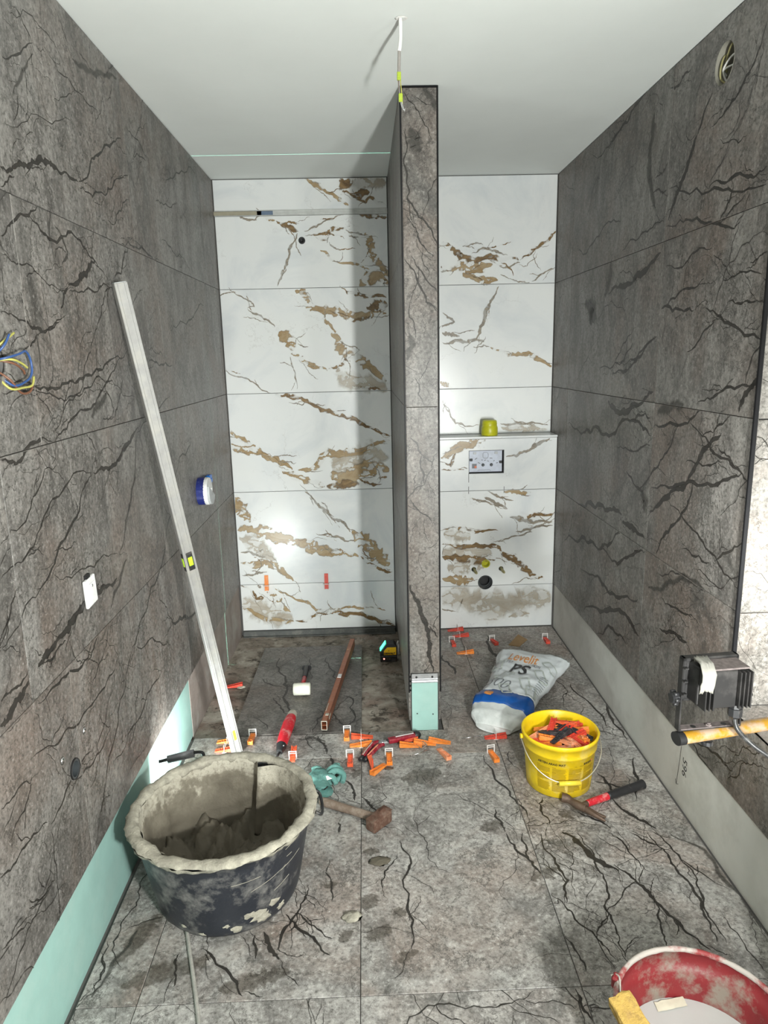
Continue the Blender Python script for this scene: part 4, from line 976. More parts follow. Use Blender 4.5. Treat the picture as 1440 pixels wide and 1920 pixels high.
# ------------------------------------------------------------------ yellow bucket
YB = (.737, -1.786, 0); YH = .23
yb = thing('plastic_bucket', 'yellow plastic bucket full of orange and black wedges', 'bucket', YB)
yr = lambda z: .125 + .019 * z / YH
obj('bucket_body', MB().lathe([(0, .004), (.117, .004), (.119, 0), (.125, .004), (yr(.05), .05), (yr(.17), .17), (yr(.172) + .004, .172), (yr(.176) + .004, .178), (yr(.21) + .004, .212), (yr(.212) + .007, .213), (yr(.23) + .007, .228), (yr(.23) + .003, .232), (yr(.23) - .002, .228), (yr(.2) - .002, .2), (yr(.03) - .003, .03), (0, .012)], n=64), M['yellow'], yb)
bail = []
for k in range(13):
    t = k / 12; a = PI + PI * t; q = Vector((.156 * math.cos(a), .0, 0)); sag = math.sin(PI * t)
    bail.append(Vector((.156 * math.cos(a) * (1 - .05 * sag), -.150 * sag ** .7 if 0 < t < 1 else 0, .203 - .118 * sag)))
obj('bail_wire', MB().tube(bail, .0021, 8, sub=4), M['wire'], yb); obj('bail_grip', MB().cyl((-.041, -.1515, .0865), (.041, -.1515, .0865), .0095, 14), M['ygrip'], yb)
for sx in (-1, 1): obj('bail_ear', MB().cyl((sx * .147, 0, .203), (sx * .158, 0, .203), .010, 14), M['yellow'], yb)
def wrap(me, a0, z0, m_, d=.0012):
    bm = bmesh.new(); bm.from_mesh(me); bmesh.ops.triangulate(bm, faces=bm.faces)
    for v in bm.verts:
        a = a0 + v.co.x / .135; z = z0 + v.co.y; r = yr(z) + d; v.co = Vector((r * math.cos(a), r * math.sin(a), z))
    bm.to_mesh(me); bm.free(); me.materials.clear(); me.materials.append(m_); return me
obj('lettering', wrap(text_mesh('ARTEN ARAG MAT', .0125, 0, .0006), -2.45, .148, M['yprint']), None, yb, label='bold black title print'); obj('lettering', wrap(text_mesh('10L - 10Gew', .0085), -1.42, .140, M['yprintlight']), None, yb, label='small size print')
fl_ = MB()
def patch(mb, a, z, w, h, d=.0010):
    n_ = max(2, int(w / .012) + 1); 
    mb.grid(lambda i, j: Vector(((yr(z + h * j) + d) * math.cos(a + w * i / (n_ - 1) / .135), (yr(z + h * j) + d) * math.sin(a + w * i / (n_ - 1) / .135), z + h * j)), n_, 2)
rg = random.Random(5)
for ci in range(4):
    a_ = -2.5 + ci * .46
    for z_, hb, nl in ((.112, .022, 6), (.077, .03, 8), (.032, .038, 10)):
        if ci in (1, 2) and z_ == .077: z_ = .082
        for l_ in range(nl): patch(fl_, a_ + .01, z_ + hb * l_ / nl, .054 * (rg.uniform(.5, 1) if l_ == 0 else rg.uniform(.9, 1)), hb / nl * .62)
        patch(fl_, a_ + .01, z_ + hb + .0015, .014, .0025)
for k in range(4):
    fp = MB(); patch(fp, -1.12 + k * .075, .1435, .008, .009); obj('pictogram', fp, M['yprint'], yb)
obj('fine_print', fl_, M['yprintlight'], yb, label='columns of tiny print', kind='stuff') ; rp = MB(); patch(rp, -.82, .146, .008, .009); obj('pictogram', rp, M['redprint'], yb, label='red pictogram')
# ------------------------------------------------------------------ wedges and clips
def wedge_mesh():
    L, w = .098, .024; mb = MB()
    mb.prism([(0, 0), (0, .003), (L, .0155), (L, 0)], -w / 2, w / 2)
    for y in (-.0098, .0098, 0): mb.prism([(0, .002), (0, .0036), (L * .3, .0085), (L, .0205), (L, .014)] if y else [(.02, .004), (L, .0175), (L, .012)], y - .0022 if y else -.0012, y + .0022 if y else .0012)
    for k in range(6): x = .022 + k * .011; mb.box((x, 0, .0042 + x * .132), (.0022, .016, .0022))
    mb.box((L + .0005, -.005, .006), (.002, .006, .006)); mb.box((L + .0005, .005, .006), (.002, .006, .006))
    return mb.mesh('wedge', M['orange'])
WED = {}
def wedge(col, loc, rz, label, rx=0, ry=0, group='orange tile levelling wedges', name='levelling_wedge'):
    if col not in WED: me = wedge_mesh(); me.materials[0] = M[col]; WED[col] = me
    o = bpy.data.objects.new(name, WED[col]); COL.objects.link(o)
    e = Euler((rx, ry, rz)); o.rotation_euler = e; o.location = Vector(loc) - e.to_matrix() @ Vector((.049, 0, 0))
    return tag(o, label, 'wedge', group)
def clip_mesh():
    mb = MB()
    for y in (-.0155, .0155): mb.box((0, y, .0155), (.0016, .004, .034))
    mb.box((0, 0, .0345), (.0016, .035, .0042)); mb.box((0, 0, .0255), (.0016, .029, .0026)); mb.box((0, 0, .0005), (.018, .033, .001))
    return mb.mesh('clip', M['clip'])
CLM = {}
def clipo(loc, rz, label, rx=0, ry=0, m_='clip', name='levelling_clip'):
    if m_ not in CLM: me = clip_mesh(); me.materials[0] = M[m_]; CLM[m_] = me
    o = bpy.data.objects.new(name, CLM[m_]); COL.objects.link(o); o.location = loc; o.rotation_euler = (rx, ry, rz); return tag(o, label, 'clip', 'white tile levelling clips')
def pair(wc, x, y, rz, cx, cy, lab, clab, tilt=0):
    d = Vector((math.cos(rz), math.sin(rz))); wedge(wc, (x, y, .0012), rz, lab); clipo((cx, cy, 0), rz, clab)
pair('orange', -.656, -1.408, 0, -.656, -1.408, 'orange wedge in a clip left of the straightedge foot, farther of two', 'white clip seen edge-on on the farther orange wedge by the straightedge')
pair('redor', -.650, -1.479, 0, -.656, -1.479, 'red-orange wedge left of the straightedge foot, nearer of two', 'white clip seen edge-on on the nearer red-orange wedge by the straightedge')
pair('orange', -.552, -1.390, -PI / 2, -.552, -1.362, 'orange wedge just right of the leaning straightedge foot', 'white clip just right of the leaning straightedge foot')
pair('redor', -.350, -1.540, PI / 2, -.350, -1.560, 'red-orange wedge behind the mortar tub rim, below the red handled tool', 'white clip behind the mortar tub rim, below the red handled tool')
pair('orange', -.121, -1.388, -PI / 2, -.121, -1.362, 'short looking orange wedge at the shower edge, right of the brown rail end', 'white clip at the shower edge, right of the brown rail end')
pair('redor', -.052, -1.412, PI, -.056, -1.412, 'red-orange wedge lying across the joint just behind the pliers', 'white clip edge-on in the red-orange wedge behind the pliers')
pair('orange', -.058, -1.478, 0, -.056, -1.478, 'bright orange wedge pointing left beside the pliers head', 'white clip edge-on in the orange wedge beside the pliers head')
pair('redor', -.102, -1.592, -PI / 2, -.104, -1.564, 'red-orange wedge just left of the pliers handle tips', 'white clip just left of the pliers handle tips')
pair('orange', .064, -1.592, -PI / 2, .064, -1.564, 'orange wedge upright in its clip, right of the pliers', 'white clip in the tile joint, right of the pliers')
wedge('redor', (-.018, -1.645, .011), 1.75, 'red wedge lying tip towards the camera in front of the pliers', rx=1.3)
wedge('orange', (.018, -1.672, .003), -2.2, 'loose orange wedge lying slanted in front of the pliers', rx=.1)
wedge('redor', (.148, -1.452, .003), .06, 'red wedge under the utility knife end'); wedge('orange', (.162, -1.503, .004), 3.1, 'orange wedge below the utility knife, left of the dirty clip')
wedge('orange', (.226, -1.484, .002), 3.0, 'orange wedge just right of the dirty clip'); clipo((.196, -1.513, .003), .5, 'brown stained clip lying among the wedges by the utility knife', ry=1.25, m_='clipdirty')
wedge('orange', (.292, -1.478, .003), 2.95, 'orange wedge lying alone in front of the green board, thick end left'); wedge('salmon', (.300, -1.574, .002), -1.22, 'dusty orange wedge with square end towards the camera, in front of the partition')
pair('red', .545, -1.452, 0, .545, -1.452, 'red wedge partly under the white bag end', 'white clip on the red wedge under the bag end')
pair('orange', .508, -1.600, -1.42, .504, -1.566, 'orange wedge in the joint between the white bag and the yellow bucket', 'white clip between the white bag and the yellow bucket')
pair('red', .528, -.190, 0, .541, -.190, 'red wedge right by the rear wall, farthest of the toilet niche', 'clip on the farthest red wedge by the rear wall')
pair('red', .548, -.285, 0, .541, -.285, 'second farthest red wedge of the toilet niche, lying sideways', 'clip on the second farthest red wedge of the niche')
pair('red', .488, -.390, -PI / 2, .484, -.362, 'red wedge end-on near the partition in the toilet niche', 'white clip near the partition in the toilet niche')
pair('red', .732, -.390, -PI / 2 + .15, .726, -.362, 'red wedge end-on left of the cardboard piece', 'white clip left of the cardboard piece')
pair('red', 1.045, -.392, -PI / 2, 1.045, -.362, 'red wedge end-on near the right wall behind the bag', 'white clip near the right wall behind the bag')
pair('orange', .540, -.535, 0, .543, -.535, 'single orange wedge lying across the joint left of the bag top', 'clip on the single orange wedge left of the bag top')
wedge('red', (-.745, -.79, -.034), .1, 'red wedge lying on the rough mortar floor behind the straightedge'); wedge('orange', (-.775, -1.60, .002), .5, 'orange wedge on the floor under the grey foam grip')
for x_, lb in ((-.653, 'orange wedge clamped on the rear white wall joint, left one'), (-.273, 'red wedge clamped on the rear white wall joint, right one')):
    wedge('orange' if x_ < -.5 else 'red', (x_, -.0012, Z0 + .012), 0, lb, ry=0).rotation_euler = (0, 0, 0)
    o = COL.objects[-1]; o = bpy.data.objects[[k for k in bpy.data.objects.keys() if k.startswith('levelling_wedge')][-1]]
    R_ = Matrix(((0, 1, 0), (0, 0, -1), (-1, 0, 0))); o.rotation_euler = R_.to_euler(); o.location = Vector((x_, -.0012, Z0 + .012)) - R_ @ Vector((.049, 0, 0))
    c_ = clipo((x_, 0, Z0), 0, 'clip holding the ' + ('left' if x_ < -.5 else 'right') + ' wedge on the rear white wall'); R2 = Matrix(((0, 1, 0), (0, 0, -1), (-1, 0, 0))); c_.rotation_euler = R2.to_euler(); c_.location = (x_, -.001, Z0)
# wedges in the bucket (image positions were turned into places on the heap)
BW = [['orange', .655, -1.72, .74, -1.742, 'thin orange wedge at the far left of the bucket heap', .185], ['salmon', .622, -1.787, .705, -1.744, 'dusty salmon wedge at the left side of the bucket heap', .185], ['red', .70, -1.775, .735, -1.705, 'broad red wedge standing at the back of the bucket heap', .2],
 ['redor', .728, -1.695, .815, -1.775, 'long red wedge on top of the bucket heap', .212], ['red', .80, -1.735, .83, -1.72, 'red wedge near the far right bucket wall', .19], ['blackw', .722, -1.765, .77, -1.745, 'short black wedge at the centre back of the bucket heap', .205],
 ['blackw', .670, -1.768, .735, -1.80, 'black wedge at the left centre of the bucket heap', .203], ['red', .735, -1.792, .77, -1.775, 'red wedge between the black wedges of the bucket heap', .2], ['redor', .628, -1.815, .665, -1.81, 'red-orange wedge at the left edge of the bucket heap', .18],
 ['orange', .735, -1.818, .66, -1.813, 'open ended orange wedge at the left front of the bucket heap', .19], ['blackw', .692, -1.852, .775, -1.802, 'black wedge lying on top at the front of the bucket heap', .21], ['red', .77, -1.82, .81, -1.81, 'red open ended wedge right of the front black wedge', .195],
 ['blackw', .845, -1.815, .80, -1.79, 'black wedge at the right side of the bucket heap', .203], ['salmon', .725, -1.83, .75, -1.873, 'salmon block end at the front of the bucket heap', .195], ['salmon', .765, -1.83, .775, -1.88, 'dusty orange block end at the front centre of the bucket heap', .193],
 ['red', .785, -1.825, .805, -1.87, 'dull red block end at the front right of the bucket heap', .193], ['orange', .815, -1.81, .825, -1.855, 'bright orange block end at the right front of the bucket heap', .198], ['salmon', .845, -1.79, .848, -1.835, 'salmon block end at the far right of the bucket heap', .192],
 ['orange', .80, -1.755, .845, -1.76, 'orange wedge against the right bucket wall', .192], ['orange', .66, -1.84, .70, -1.845, 'orange wedge low at the front left of the bucket heap', .178], ['salmon', .70, -1.87, .735, -1.88, 'pale orange wedge against the front bucket wall', .178]]
rg = random.Random(11)
for c_, xa, ya, xb, yb_, lb, z_ in BW:
    x_ = YB[0] + ((xa + xb) / 2 - YB[0]) * .98; y_ = YB[1] + ((ya + yb_) / 2 - YB[1]) * .95 + .008
    dx_, dy_ = x_ - YB[0], y_ - YB[1]; q_ = min(1, .08 / max(.001, math.hypot(dx_, dy_))); x_, y_ = YB[0] + dx_ * q_, YB[1] + dy_ * q_
    z_ += .010 if c_ != 'blackw' else .004
    wedge(c_, (x_, y_, z_ - .006), math.atan2(yb_ - ya, xb - xa), lb, rx=rg.uniform(-.3, .3), ry=rg.uniform(-.2, .06), group='wedges heaped in the yellow bucket')
hp = MB()
for k in range(70):
    q = wedge_mesh(); a = rg.uniform(0, 6.28); r_ = .080 * math.sqrt(rg.random()); bm = bmesh.new(); bm.from_mesh(q); n0 = len(hp.bm.faces)
    hp._in(bm, Matrix.Translation((r_ * math.cos(a), r_ * math.sin(a), .03 + .145 * (k / 70) + .006)) @ Euler((rg.uniform(-.5, .5), rg.uniform(-.3, .3), rg.uniform(0, 6.3))).to_matrix().to_4x4() @ Matrix.Translation((-.049, 0, -.008))); hp._mi(n0, rg.choice((0, 0, 1, 1, 2, 3)))
    bpy.data.meshes.remove(q)
hp_o = obj('wedge_heap', hp, [M['orange'], M['redor'], M['salmon'], M['blackw']], None, YB, kind='stuff'); tag(hp_o, 'lower layers of the wedge heap inside the yellow bucket', 'wedges')
# ------------------------------------------------------------------ bag of clips
B0 = Vector((.545, -1.405)); B1 = Vector((.868, -.805)); bd = (B1 - B0); BL = bd.length; bd.normalize(); bp_ = Vector((bd.y, -bd.x))
def lerpk(K, s):
    for (a, va), (b, vb) in zip(K, K[1:]):
        if s <= b: t = (s - a) / (b - a); t = t * t * (3 - 2 * t); return va + (vb - va) * t
    return K[-1][1]
def bagp(s, th, off=0.):
    w = lerpk([(0, .17), (.06, .25), (.18, .285), (.42, .265), (.75, .32), (1, .385)], s) / 2; h = lerpk([(0, .035), (.05, .085), (.2, .118), (.5, .11), (.8, .10), (1, .085)], s); lift = lerpk([(0, 0.004), (.6, .004), (1, .03)], s)
    c, sn = math.cos(th), math.sin(th); y = w * math.copysign(abs(c) ** .75, c); z = h / 2 + h / 2 * math.copysign(abs(sn) ** .8, sn)
    q = Vector((s * 7, c * 2, sn * 1.4)); z += (.010 * mnoise.fractal(q * .9, 1, 2, 3) + .006 * abs(mnoise.noise(Vector((s * 13, c * 3.3, sn * 2))))) * (sn > -.3) * min(1, s * 6 + .3)
    y += .006 * mnoise.noise(q * 1.7 + Vector((5, 5, 5))); ss = s + .022 * mnoise.noise(Vector((c * 3, sn * 3, 4))) * (s > .9) + (.05 * c * (s - .6) if s > .6 else 0) - .02 * (1 - c * c) * (s < .03)
    p = B0 + bd * (ss * BL) + bp_ * y; n = Vector((bp_.x * c * .6, bp_.y * c * .6, max(.3, sn))).normalized()
    return Vector((p.x, p.y, max(.003, z + lift))) + n * off
def bagpart(name, s0, s1, ns, m_, root, **k):
    mb = MB().grid(lambda i, j: bagp(s0 + (s1 - s0) * j / (ns - 1), 2 * PI * i / 72) - BO, 72, ns, wrapu=True)
    if s0 == 0: mb.bm.verts.ensure_lookup_table(); mb.bm.faces.new([mb.bm.verts[i * ns] for i in range(72)])
    o = obj(name, mb, m_, root, **k); 
    if s0 > 0: o.modifiers.new('film', 'SOLIDIFY').thickness = .0012
    return o
BO = Vector((B0.x + bd.x * .3, B0.y + bd.y * .3, 0))
bag = thing('plastic_bag', 'crumpled white plastic bag with blue band leaning on the yellow bucket', 'bag', BO)
bagpart('clear_end', 0, .115, 10, M['bagclear'], bag, label='clear bag end filled with white clips'); bagpart('blue_band', .115, .27, 10, M['bagblue'], bag, label='blue printed band'); bagpart('white_sleeve', .27, 1, 50, M['bagwhite'], bag)
def bagtext(me, s, t, m_, name='lettering', ang=0., label=None, sub=True, ys=1.75):
    # x of the text runs across the bag, y runs up towards the mouth
    bm = bmesh.new(); bm.from_mesh(me); bmesh.ops.triangulate(bm, faces=bm.faces)
    for _ in range(3):
        ed = [e_ for e_ in bm.edges if e_.calc_length() > .014]
        if ed: bmesh.ops.subdivide_edges(bm, edges=ed, cuts=1); bmesh.ops.triangulate(bm, faces=[f for f in bm.faces if len(f.verts) > 3])
    for v in bm.verts:
        v.co.y *= ys
        x = v.co.x * math.cos(ang) - v.co.y * math.sin(ang); y = v.co.x * math.sin(ang) + v.co.y * math.cos(ang)
        ss = s + y / BL; w = lerpk([(0, .17), (.06, .25), (.18, .285), (.42, .265), (.75, .32), (1, .385)], ss) / 2; c = max(-.97, min(.97, (t + x) / w)); c2 = math.copysign(abs(c) ** (1 / .75), c)
        v.co = bagp(ss, math.acos(c2), .005) - BO
    bm.to_mesh(me); bm.free(); me.materials.clear(); me.materials.append(m_); return obj(name, me, None, bag, label=label)
bagtext(text_mesh('Levelit', .060, 0, .0004), .80, -.105, M['inkorange'], ang=-.12, label='orange product lettering'); bagtext(text_mesh('TILE', .020), .742, -.098, M['inkmid'], ang=-.1); bagtext(text_mesh('CTION', .020), .735, .018, M['inkmid'], ang=-.2)
bagtext(text_mesh('PS', .095, 0, .002), .59, -.06, M['inkblack'], ang=-.12, ys=1.5, label='large black letters'); bagtext(text_mesh('500', .075, 0, -.0014), .335, -.12, M['inkmid'], ang=-.2, label='thin outlined number')
def frame_mesh(w, h, t):
    mb = MB()
    for c, d in (((-w / 2, 0), (t, h)), ((w / 2, 0), (t, h)), ((0, -h / 2), (w, t)), ((0, h / 2), (w, t))): mb.bm.faces.new([mb.bm.verts.new((c[0] + sx * d[0] / 2, c[1] + sy * d[1] / 2, 0)) for sx, sy in ((-1, -1), (1, -1), (1, 1), (-1, 1))])
    return mb.mesh('printed_clip_motif', M['inkgrey'])
for s_, t_, a_ in ((.70, -.125, .1), (.52, -.06, -.4), (.62, .105, .5), (.44, .06, .4), (.78, .13, .8), (.30, -.01, .4), (.36, .1, .2)): bagtext(frame_mesh(.042, .058, .007), s_, t_, M['inkgrey'], 'printed_motif', a_)
bagtext(frame_mesh(.03, .01, .009), .19, -.065, M['inkorange'], 'printed_patch', -.1, 'small orange patch')
st_ = MB()
for k in range(9): st_.bm.faces.new([st_.bm.verts.new((x_, k * .02 + y_, 0)) for x_, y_ in ((0, 0), (.035, .004), (.035, .007), (0, .004))])
bagtext(st_.mesh('fine_print', M['inkmid']), .38, .105, M['inkmid'], 'fine_print', ys=1.)
# ------------------------------------------------------------------ long straightedges
def frame_rot(zdir, ydir):
    z = Vector(zdir).normalized(); x = Vector(ydir).cross(z).normalized(); y = z.cross(x); return Matrix((x, y, z)).transposed()
sa = Vector((-.598, -1.50, 0.002)); sb_ = Vector((-.797, -1.839, 1.938)); R_ = frame_rot(sb_ - sa, Vector((.75, .65, 0)))
se = thing('straightedge', 'long grey aluminium straightedge leaning against the left wall', 'straightedge', sa, R_.to_euler()); SL = (sb_ - sa).length
obj('profile_body', MB().box((0, 0, SL / 2), (.022, .046, SL), bev=.0015).box((0.0112, .012, SL / 2), (.003, .003, SL)).box((0.0112, -.012, SL / 2), (.003, .003, SL)), M['alu'], se)
obj('end_plug', MB().box((0, 0, SL - .001), (.018, .042, .006), bev=.001), M['greywhite'], se)
vf = obj('vial_frame', MB().box((0.0105, 0, .945), (.006, .026, .075), bev=.001).box((0, -.0225, .945), (.016, .004, .075), bev=.001), M['black'], se); obj('spirit_vial', MB().box((0.0135, 0, .945), (.003, .018, .036), bev=.001).box((0, -.0245, .945), (.012, .003, .036), bev=.001), M['vial'], vf, label='bright yellow-green spirit vial')
obj('spirit_vial', MB().box((0.0112, 0.002, .10), (.002, .012, .05), bev=.0005), M['vial'], se, label='small green vial near the foot')
ra = Vector((-.226, -1.338, .004)); rb_ = Vector((-.112, -.30, -.030)); R_ = frame_rot(rb_ - ra, Vector((0, 0, 1)))
rl = thing('straightedge', 'red-brown aluminium straightedge lying on the loose shower tile', 'straightedge', ra, R_.to_euler()); RL = (rb_ - ra).length
mb = MB()
for c, d in (((-.0125, .0225), (.002, .045)), ((.0125, .0225), (.002, .045)), ((0, .001), (.027, .002)), ((0, .044), (.027, .002)), ((0, .0225), (.025, .002))): mb.box((c[0], c[1], RL / 2), (d[0], d[1], RL))
obj('profile_body', mb, M['copper'], rl); em = MB()
for c, d in (((-.0125, .0225), (.0024, .0452)), ((.0125, .0225), (.0024, .0452)), ((0, .001), (.0272, .0024)), ((0, .044), (.0272, .0024))): em.box((c[0], c[1], -.001), (d[0], d[1], .004))
obj('cut_edge', em, M['dusty'], rl, label='bare pale cut end'); obj('spirit_vial', MB().box((0, .0452, .50), (.02, .003, .045), bev=.001), M['offwhite'], rl, label='pale vial block')
obj('mortar_smear', MB().box((-.004, .0455, .065), (.016, .003, .02), bev=.001).box((.008, .0455, .14), (.004, .002, .08), bev=.0008).box((-.0139, .03, .08), (.002, .012, .05), bev=.0005), M['dusty'], rl)
tr = thing('loose_tile', 'dark marble tile laid loose on the rough shower floor', 'tile', (0, 0, 0))
tile('D', (-.648, c2 + .0, -1.352, -.26), tr, GT, extra=12, bias=1.8, gap=0, src='F', name='tile_slab')
# ------------------------------------------------------------------ hand tools
ml = thing('mallet', 'white rubber mallet with red handle on the loose shower tile', 'mallet', (-.361, -.955, -.0105), (-.036, 0, 0))
obj('mallet_head', MB().lathe([(0, -.044), (.027, -.044), (.031, -.04), (.0315, 0), (.031, .04), (.027, .044), (0, .044)], (0, 0, .0325), 28, axis=(1, 0, 0)), M['whitish'], ml)
obj('handle', MB().tube([(0, .02, .0325), (0, .16, .027)], .012, 12), M['redgrip'], ml, label='dusty red handle neck'); obj('grip', MB().tube([(0, .15, .027), (0, .22, .024), (0, .30, .022)], .014, 12, radii=[.013, .015, .017]).tube([(-.012, .29, .022), (-.012, .305, .022)], .014, 10).tube([(.012, .29, .022), (.012, .305, .022)], .014, 10), M['black'], ml)
rt = thing('red_power_tool', 'red cylindrical power tool with black nose lying at the shower edge', 'power tool', (-.408, -1.525, .002), (0, 0, -.085))
obj('tool_body', MB().tube([(0, .03, .022), (0, .10, .027), (0, .20, .029), (0, .268, .027)], .025, 20, radii=[.0215, .0265, .0275, .023]), M['redgrip'], rt); obj('nose', MB().tube([(0, -.012, .016), (0, .01, .019), (0, .034, .022)], .02, 18, radii=[.013, .019, .0235]), M['black'], rt); obj('end_cap', MB().tube([(0, .262, .027), (0, .295, .028), (0, .312, .029)], .02, 18, radii=[.0235, .022, .018]), M['dusty'], rt, label='mortar dusted end cap'); obj('nose_pin', MB().tube([(0, -.012, .016), (-.008, -.055, .012)], .005, 8), M['black'], rt); obj('screw', MB().cyl((.014, .012, .033), (.016, .012, .037), .003, 8), M['steel'], rt)
pl = thing('pliers', 'dark red handled pliers lying on the floor tiles', 'pliers', (.02, -1.50, 0), (0, 0, .0))
obj('jaws', MB().box((.022, .022, .012), (.05, .024, .014), Matrix.Rotation(.35, 3, 'Z'), bev=.004).box((.055, .035, .012), (.03, .010, .010), Matrix.Rotation(.3, 3, 'Z'), bev=.003).cyl((.018, .02, .004), (.018, .02, .022), .009, 14), M['steel'], pl)
for nm, P_2 in (('a', [(.0, .030, .013), (-.026, .008, .014), (-.052, -.045, .014), (-.068, -.085, .013)]), ('b', [(.024, .006, .013), (-.002, -.012, .014), (-.03, -.06, .014), (-.048, -.092, .013)])):
    hdl = obj('handle', MB().tube(P_2, .0105, 12, radii=[.008, .0105, .011, .010]), M['darkred'], pl); obj('grip_stripe', MB().tube([Vector(q) + Vector((0, 0, .0095)) for q in P_2[1:]], .003, 6), M['salmon'] if nm == 'b' else M['dusty'], hdl)
    obj('handle_tip', MB().tube([Vector(P_2[-1]) + Vector((.002, .004, 0)), Vector(P_2[-1]) + Vector((-.014, -.02, -.002))], .009, 10), M['black'], pl)
kn = thing('utility_knife', 'dark red utility knife with white stripe and black end', 'knife', (.128, -1.452, .0), (0, 0, .30))
obj('knife_body', MB().box((0, 0, .016), (.135, .030, .022), bev=.007, seg=3), M['darkred'], kn); obj('knife_end', MB().lathe([(.0165, -.008), (.0185, 0), (.0165, .012), (.009, .02), (0, .022)], (.066, 0, .017), 18, axis=(1, 0, 0)), M['blackclean'], kn); obj('stripe', MB().box((.012, .003, .0275), (.085, .006, .0015), bev=.0005), M['offwhite'], kn); obj('blade_slide', MB().box((-.075, 0, .014), (.03, .016, .008), bev=.002).box((-.06, .0, .018), (.028, .02, .012), bev=.003), M['black'], kn); obj('blade', MB().box((-.105, .0, .012), (.05, .012, .001)), M['steel'], kn)
ch = thing('club_hammer', 'rusty club hammer with worn wooden handle on the floor', 'hammer', (-.015, -2.01, 0))
ha = Vector((-.195, .12, .019)); hb_ = Vector((.03, -.012, .026)); obj('handle', MB().tube([ha, ha.lerp(hb_, .12), ha.lerp(hb_, .5), ha.lerp(hb_, .85), hb_], .017, 14, radii=[.0145, .0175, .0155, .0165, .014]), M['wood'], ch)
R_ = Matrix.Rotation(math.atan2(.073, .070), 3, 'Z'); obj('hammer_head', MB().box((.026, -.018, .028), (.098, .046, .048), R_, bev=.007, seg=2), M['rust'], ch)
obj('mortar_lump', MB().grid(lambda i, j: Vector((.026, -.018, .028)) + R_ @ Vector((.018 + .034 * (i / 8 - .5) * 2, .022 * (j / 8 - .5) * 2, .024 + .010 * math.cos((i / 8 - .5) * PI) * math.cos((j / 8 - .5) * PI) * (1 + 1.2 * mnoise.noise(Vector((i * .9, j * .9, 2)))))), 9, 9), M['rust'], ch, kind='stuff')
cl = thing('claw_hammer', 'brown claw hammer with red and black grip beside yellow bucket', 'hammer', (.770, -1.984, 0))
obj('hammer_head', MB().tube([(-.058, .052, .024), (-.042, .044, .024), (-.03, .03, .022), (-.012, .008, .021), (.012, -.014, .019)], .016, 14, radii=[.018, .0165, .0125, .0155, .015]), M['brownsteel'], cl)
for k in (-1, 1): obj('claw', MB().tube([(.008, -.012, .019 + .0 * k), (.03, -.034 + .006 * k, .016), (.055, -.052 + .009 * k, .010), (.072 + .004 * k, -.060 + .011 * k, .006)], .008, 10, radii=[.012, .0095, .007, .004]), M['brownsteel'], cl)
obj('neck', MB().tube([(.0, .0, .020), (.036, .022, .019)], .0115, 12), M['brownsteel'], cl); obj('handle', MB().tube([(.026, .016, .019), (.06, .032, .018), (.125, .060, .018)], .0125, 14, radii=[.0125, .0135, .0145]), M['redgrip'], cl, label='dusty red handle sleeve'); obj('grip', MB().tube([(.118, .057, .018), (.19, .087, .018), (.25, .112, .018), (.282, .124, .019)], .015, 14, radii=[.0145, .016, .0165, .019]), M['black'], cl, label='black rubber grip')
gl = thing('work_glove', 'crumpled teal work glove with white tag beside the mortar tub', 'glove', (-.185, -1.735, 0))
gm = MB()
def blob(mb, c, d, sd, nu=18, nv=12, amp=.25, rot=0):
    R0 = Matrix.Rotation(rot, 3, 'Z')
    def fn(i, j):
        a = 2 * PI * i / nu; b = PI * j / (nv - 1) - PI / 2; q = Vector((math.cos(a) * math.cos(b), math.sin(a) * math.cos(b), math.sin(b))); n = 1 + amp * mnoise.fractal(q * 1.8 + Vector((sd, sd, sd)), .9, 2, 4)
        v = R0 @ Vector((q.x * d[0] * n, q.y * d[1] * n, q.z * d[2] * n)) + Vector(c); v.z = max(.0015, v.z); return v
    mb.grid(fn, nu, nv, wrapu=True)
blob(gm, (-.035, -.01, .018), (.052, .062, .022), 1, 24, 14, .45, .3)
for P_2, r_ in (([(-.01, .03, .02), (.02, .045, .034), (.045, .03, .03), (.05, 0, .02), (.03, -.02, .016)], .013), ([(.0, .0, .028), (.03, .012, .04), (.058, -.005, .03), (.055, -.035, .016)], .0125), ([(-.03, .03, .02), (-.05, .06, .022), (-.075, .058, .018)], .012), ([(.03, .05, .022), (.022, .08, .02), (.038, .09, .016)], .011), ([(-.02, -.02, .03), (.015, -.028, .036), (.03, -.05, .018)], .012)):
    gm.tube(P_2, r_, 10, radii=[r_ * 1.1] + [r_] * (len(P_2) - 2) + [r_ * .75])
obj('glove_body', gm, M['teal_cloth'], gl); obj('cuff', MB().grid(lambda i, j: Vector((-.045 + .045 * math.cos(i * .4488) * (1 + .16 * j) + .008 * mnoise.noise(Vector((i, j, 1))), -.05 - .016 * j + .018 * math.sin(i * .4488 * 2) , max(.002, .02 + .018 * math.sin(i * .4488)))), 14, 4, wrapu=True), M['teal_cloth'], gl, label='folded open glove cuff'); obj('label_tag', MB().box((.004, -.035, .041), (.026, .018, .0015), Matrix.Rotation(.5, 3, 'X') @ Matrix.Rotation(.3, 3, 'Z')), M['tag'], gl, label='small white care tag')
lz = thing('laser_level', 'yellow and black laser level with green beam window beside the partition', 'laser level', (.100, -.47, -.054), (0, 0, .0))
obj('base', MB().box((0, 0, .022), (.098, .07, .04), bev=.006, seg=2), M['black'], lz)
obj('body', MB().prism([(-.049, .04), (.047, .04), (.047, .098), (.03, .112), (-.012, .112), (-.049, .06)], -.03, .03), M['black'], lz); obj('label_plate', MB().prism([(-.027, .046), (.044, .046), (.044, .092), (-.008, .092), (-.027, .07)], -.0325, -.0300), M['laseryel'], lz, label='yellow side panel')
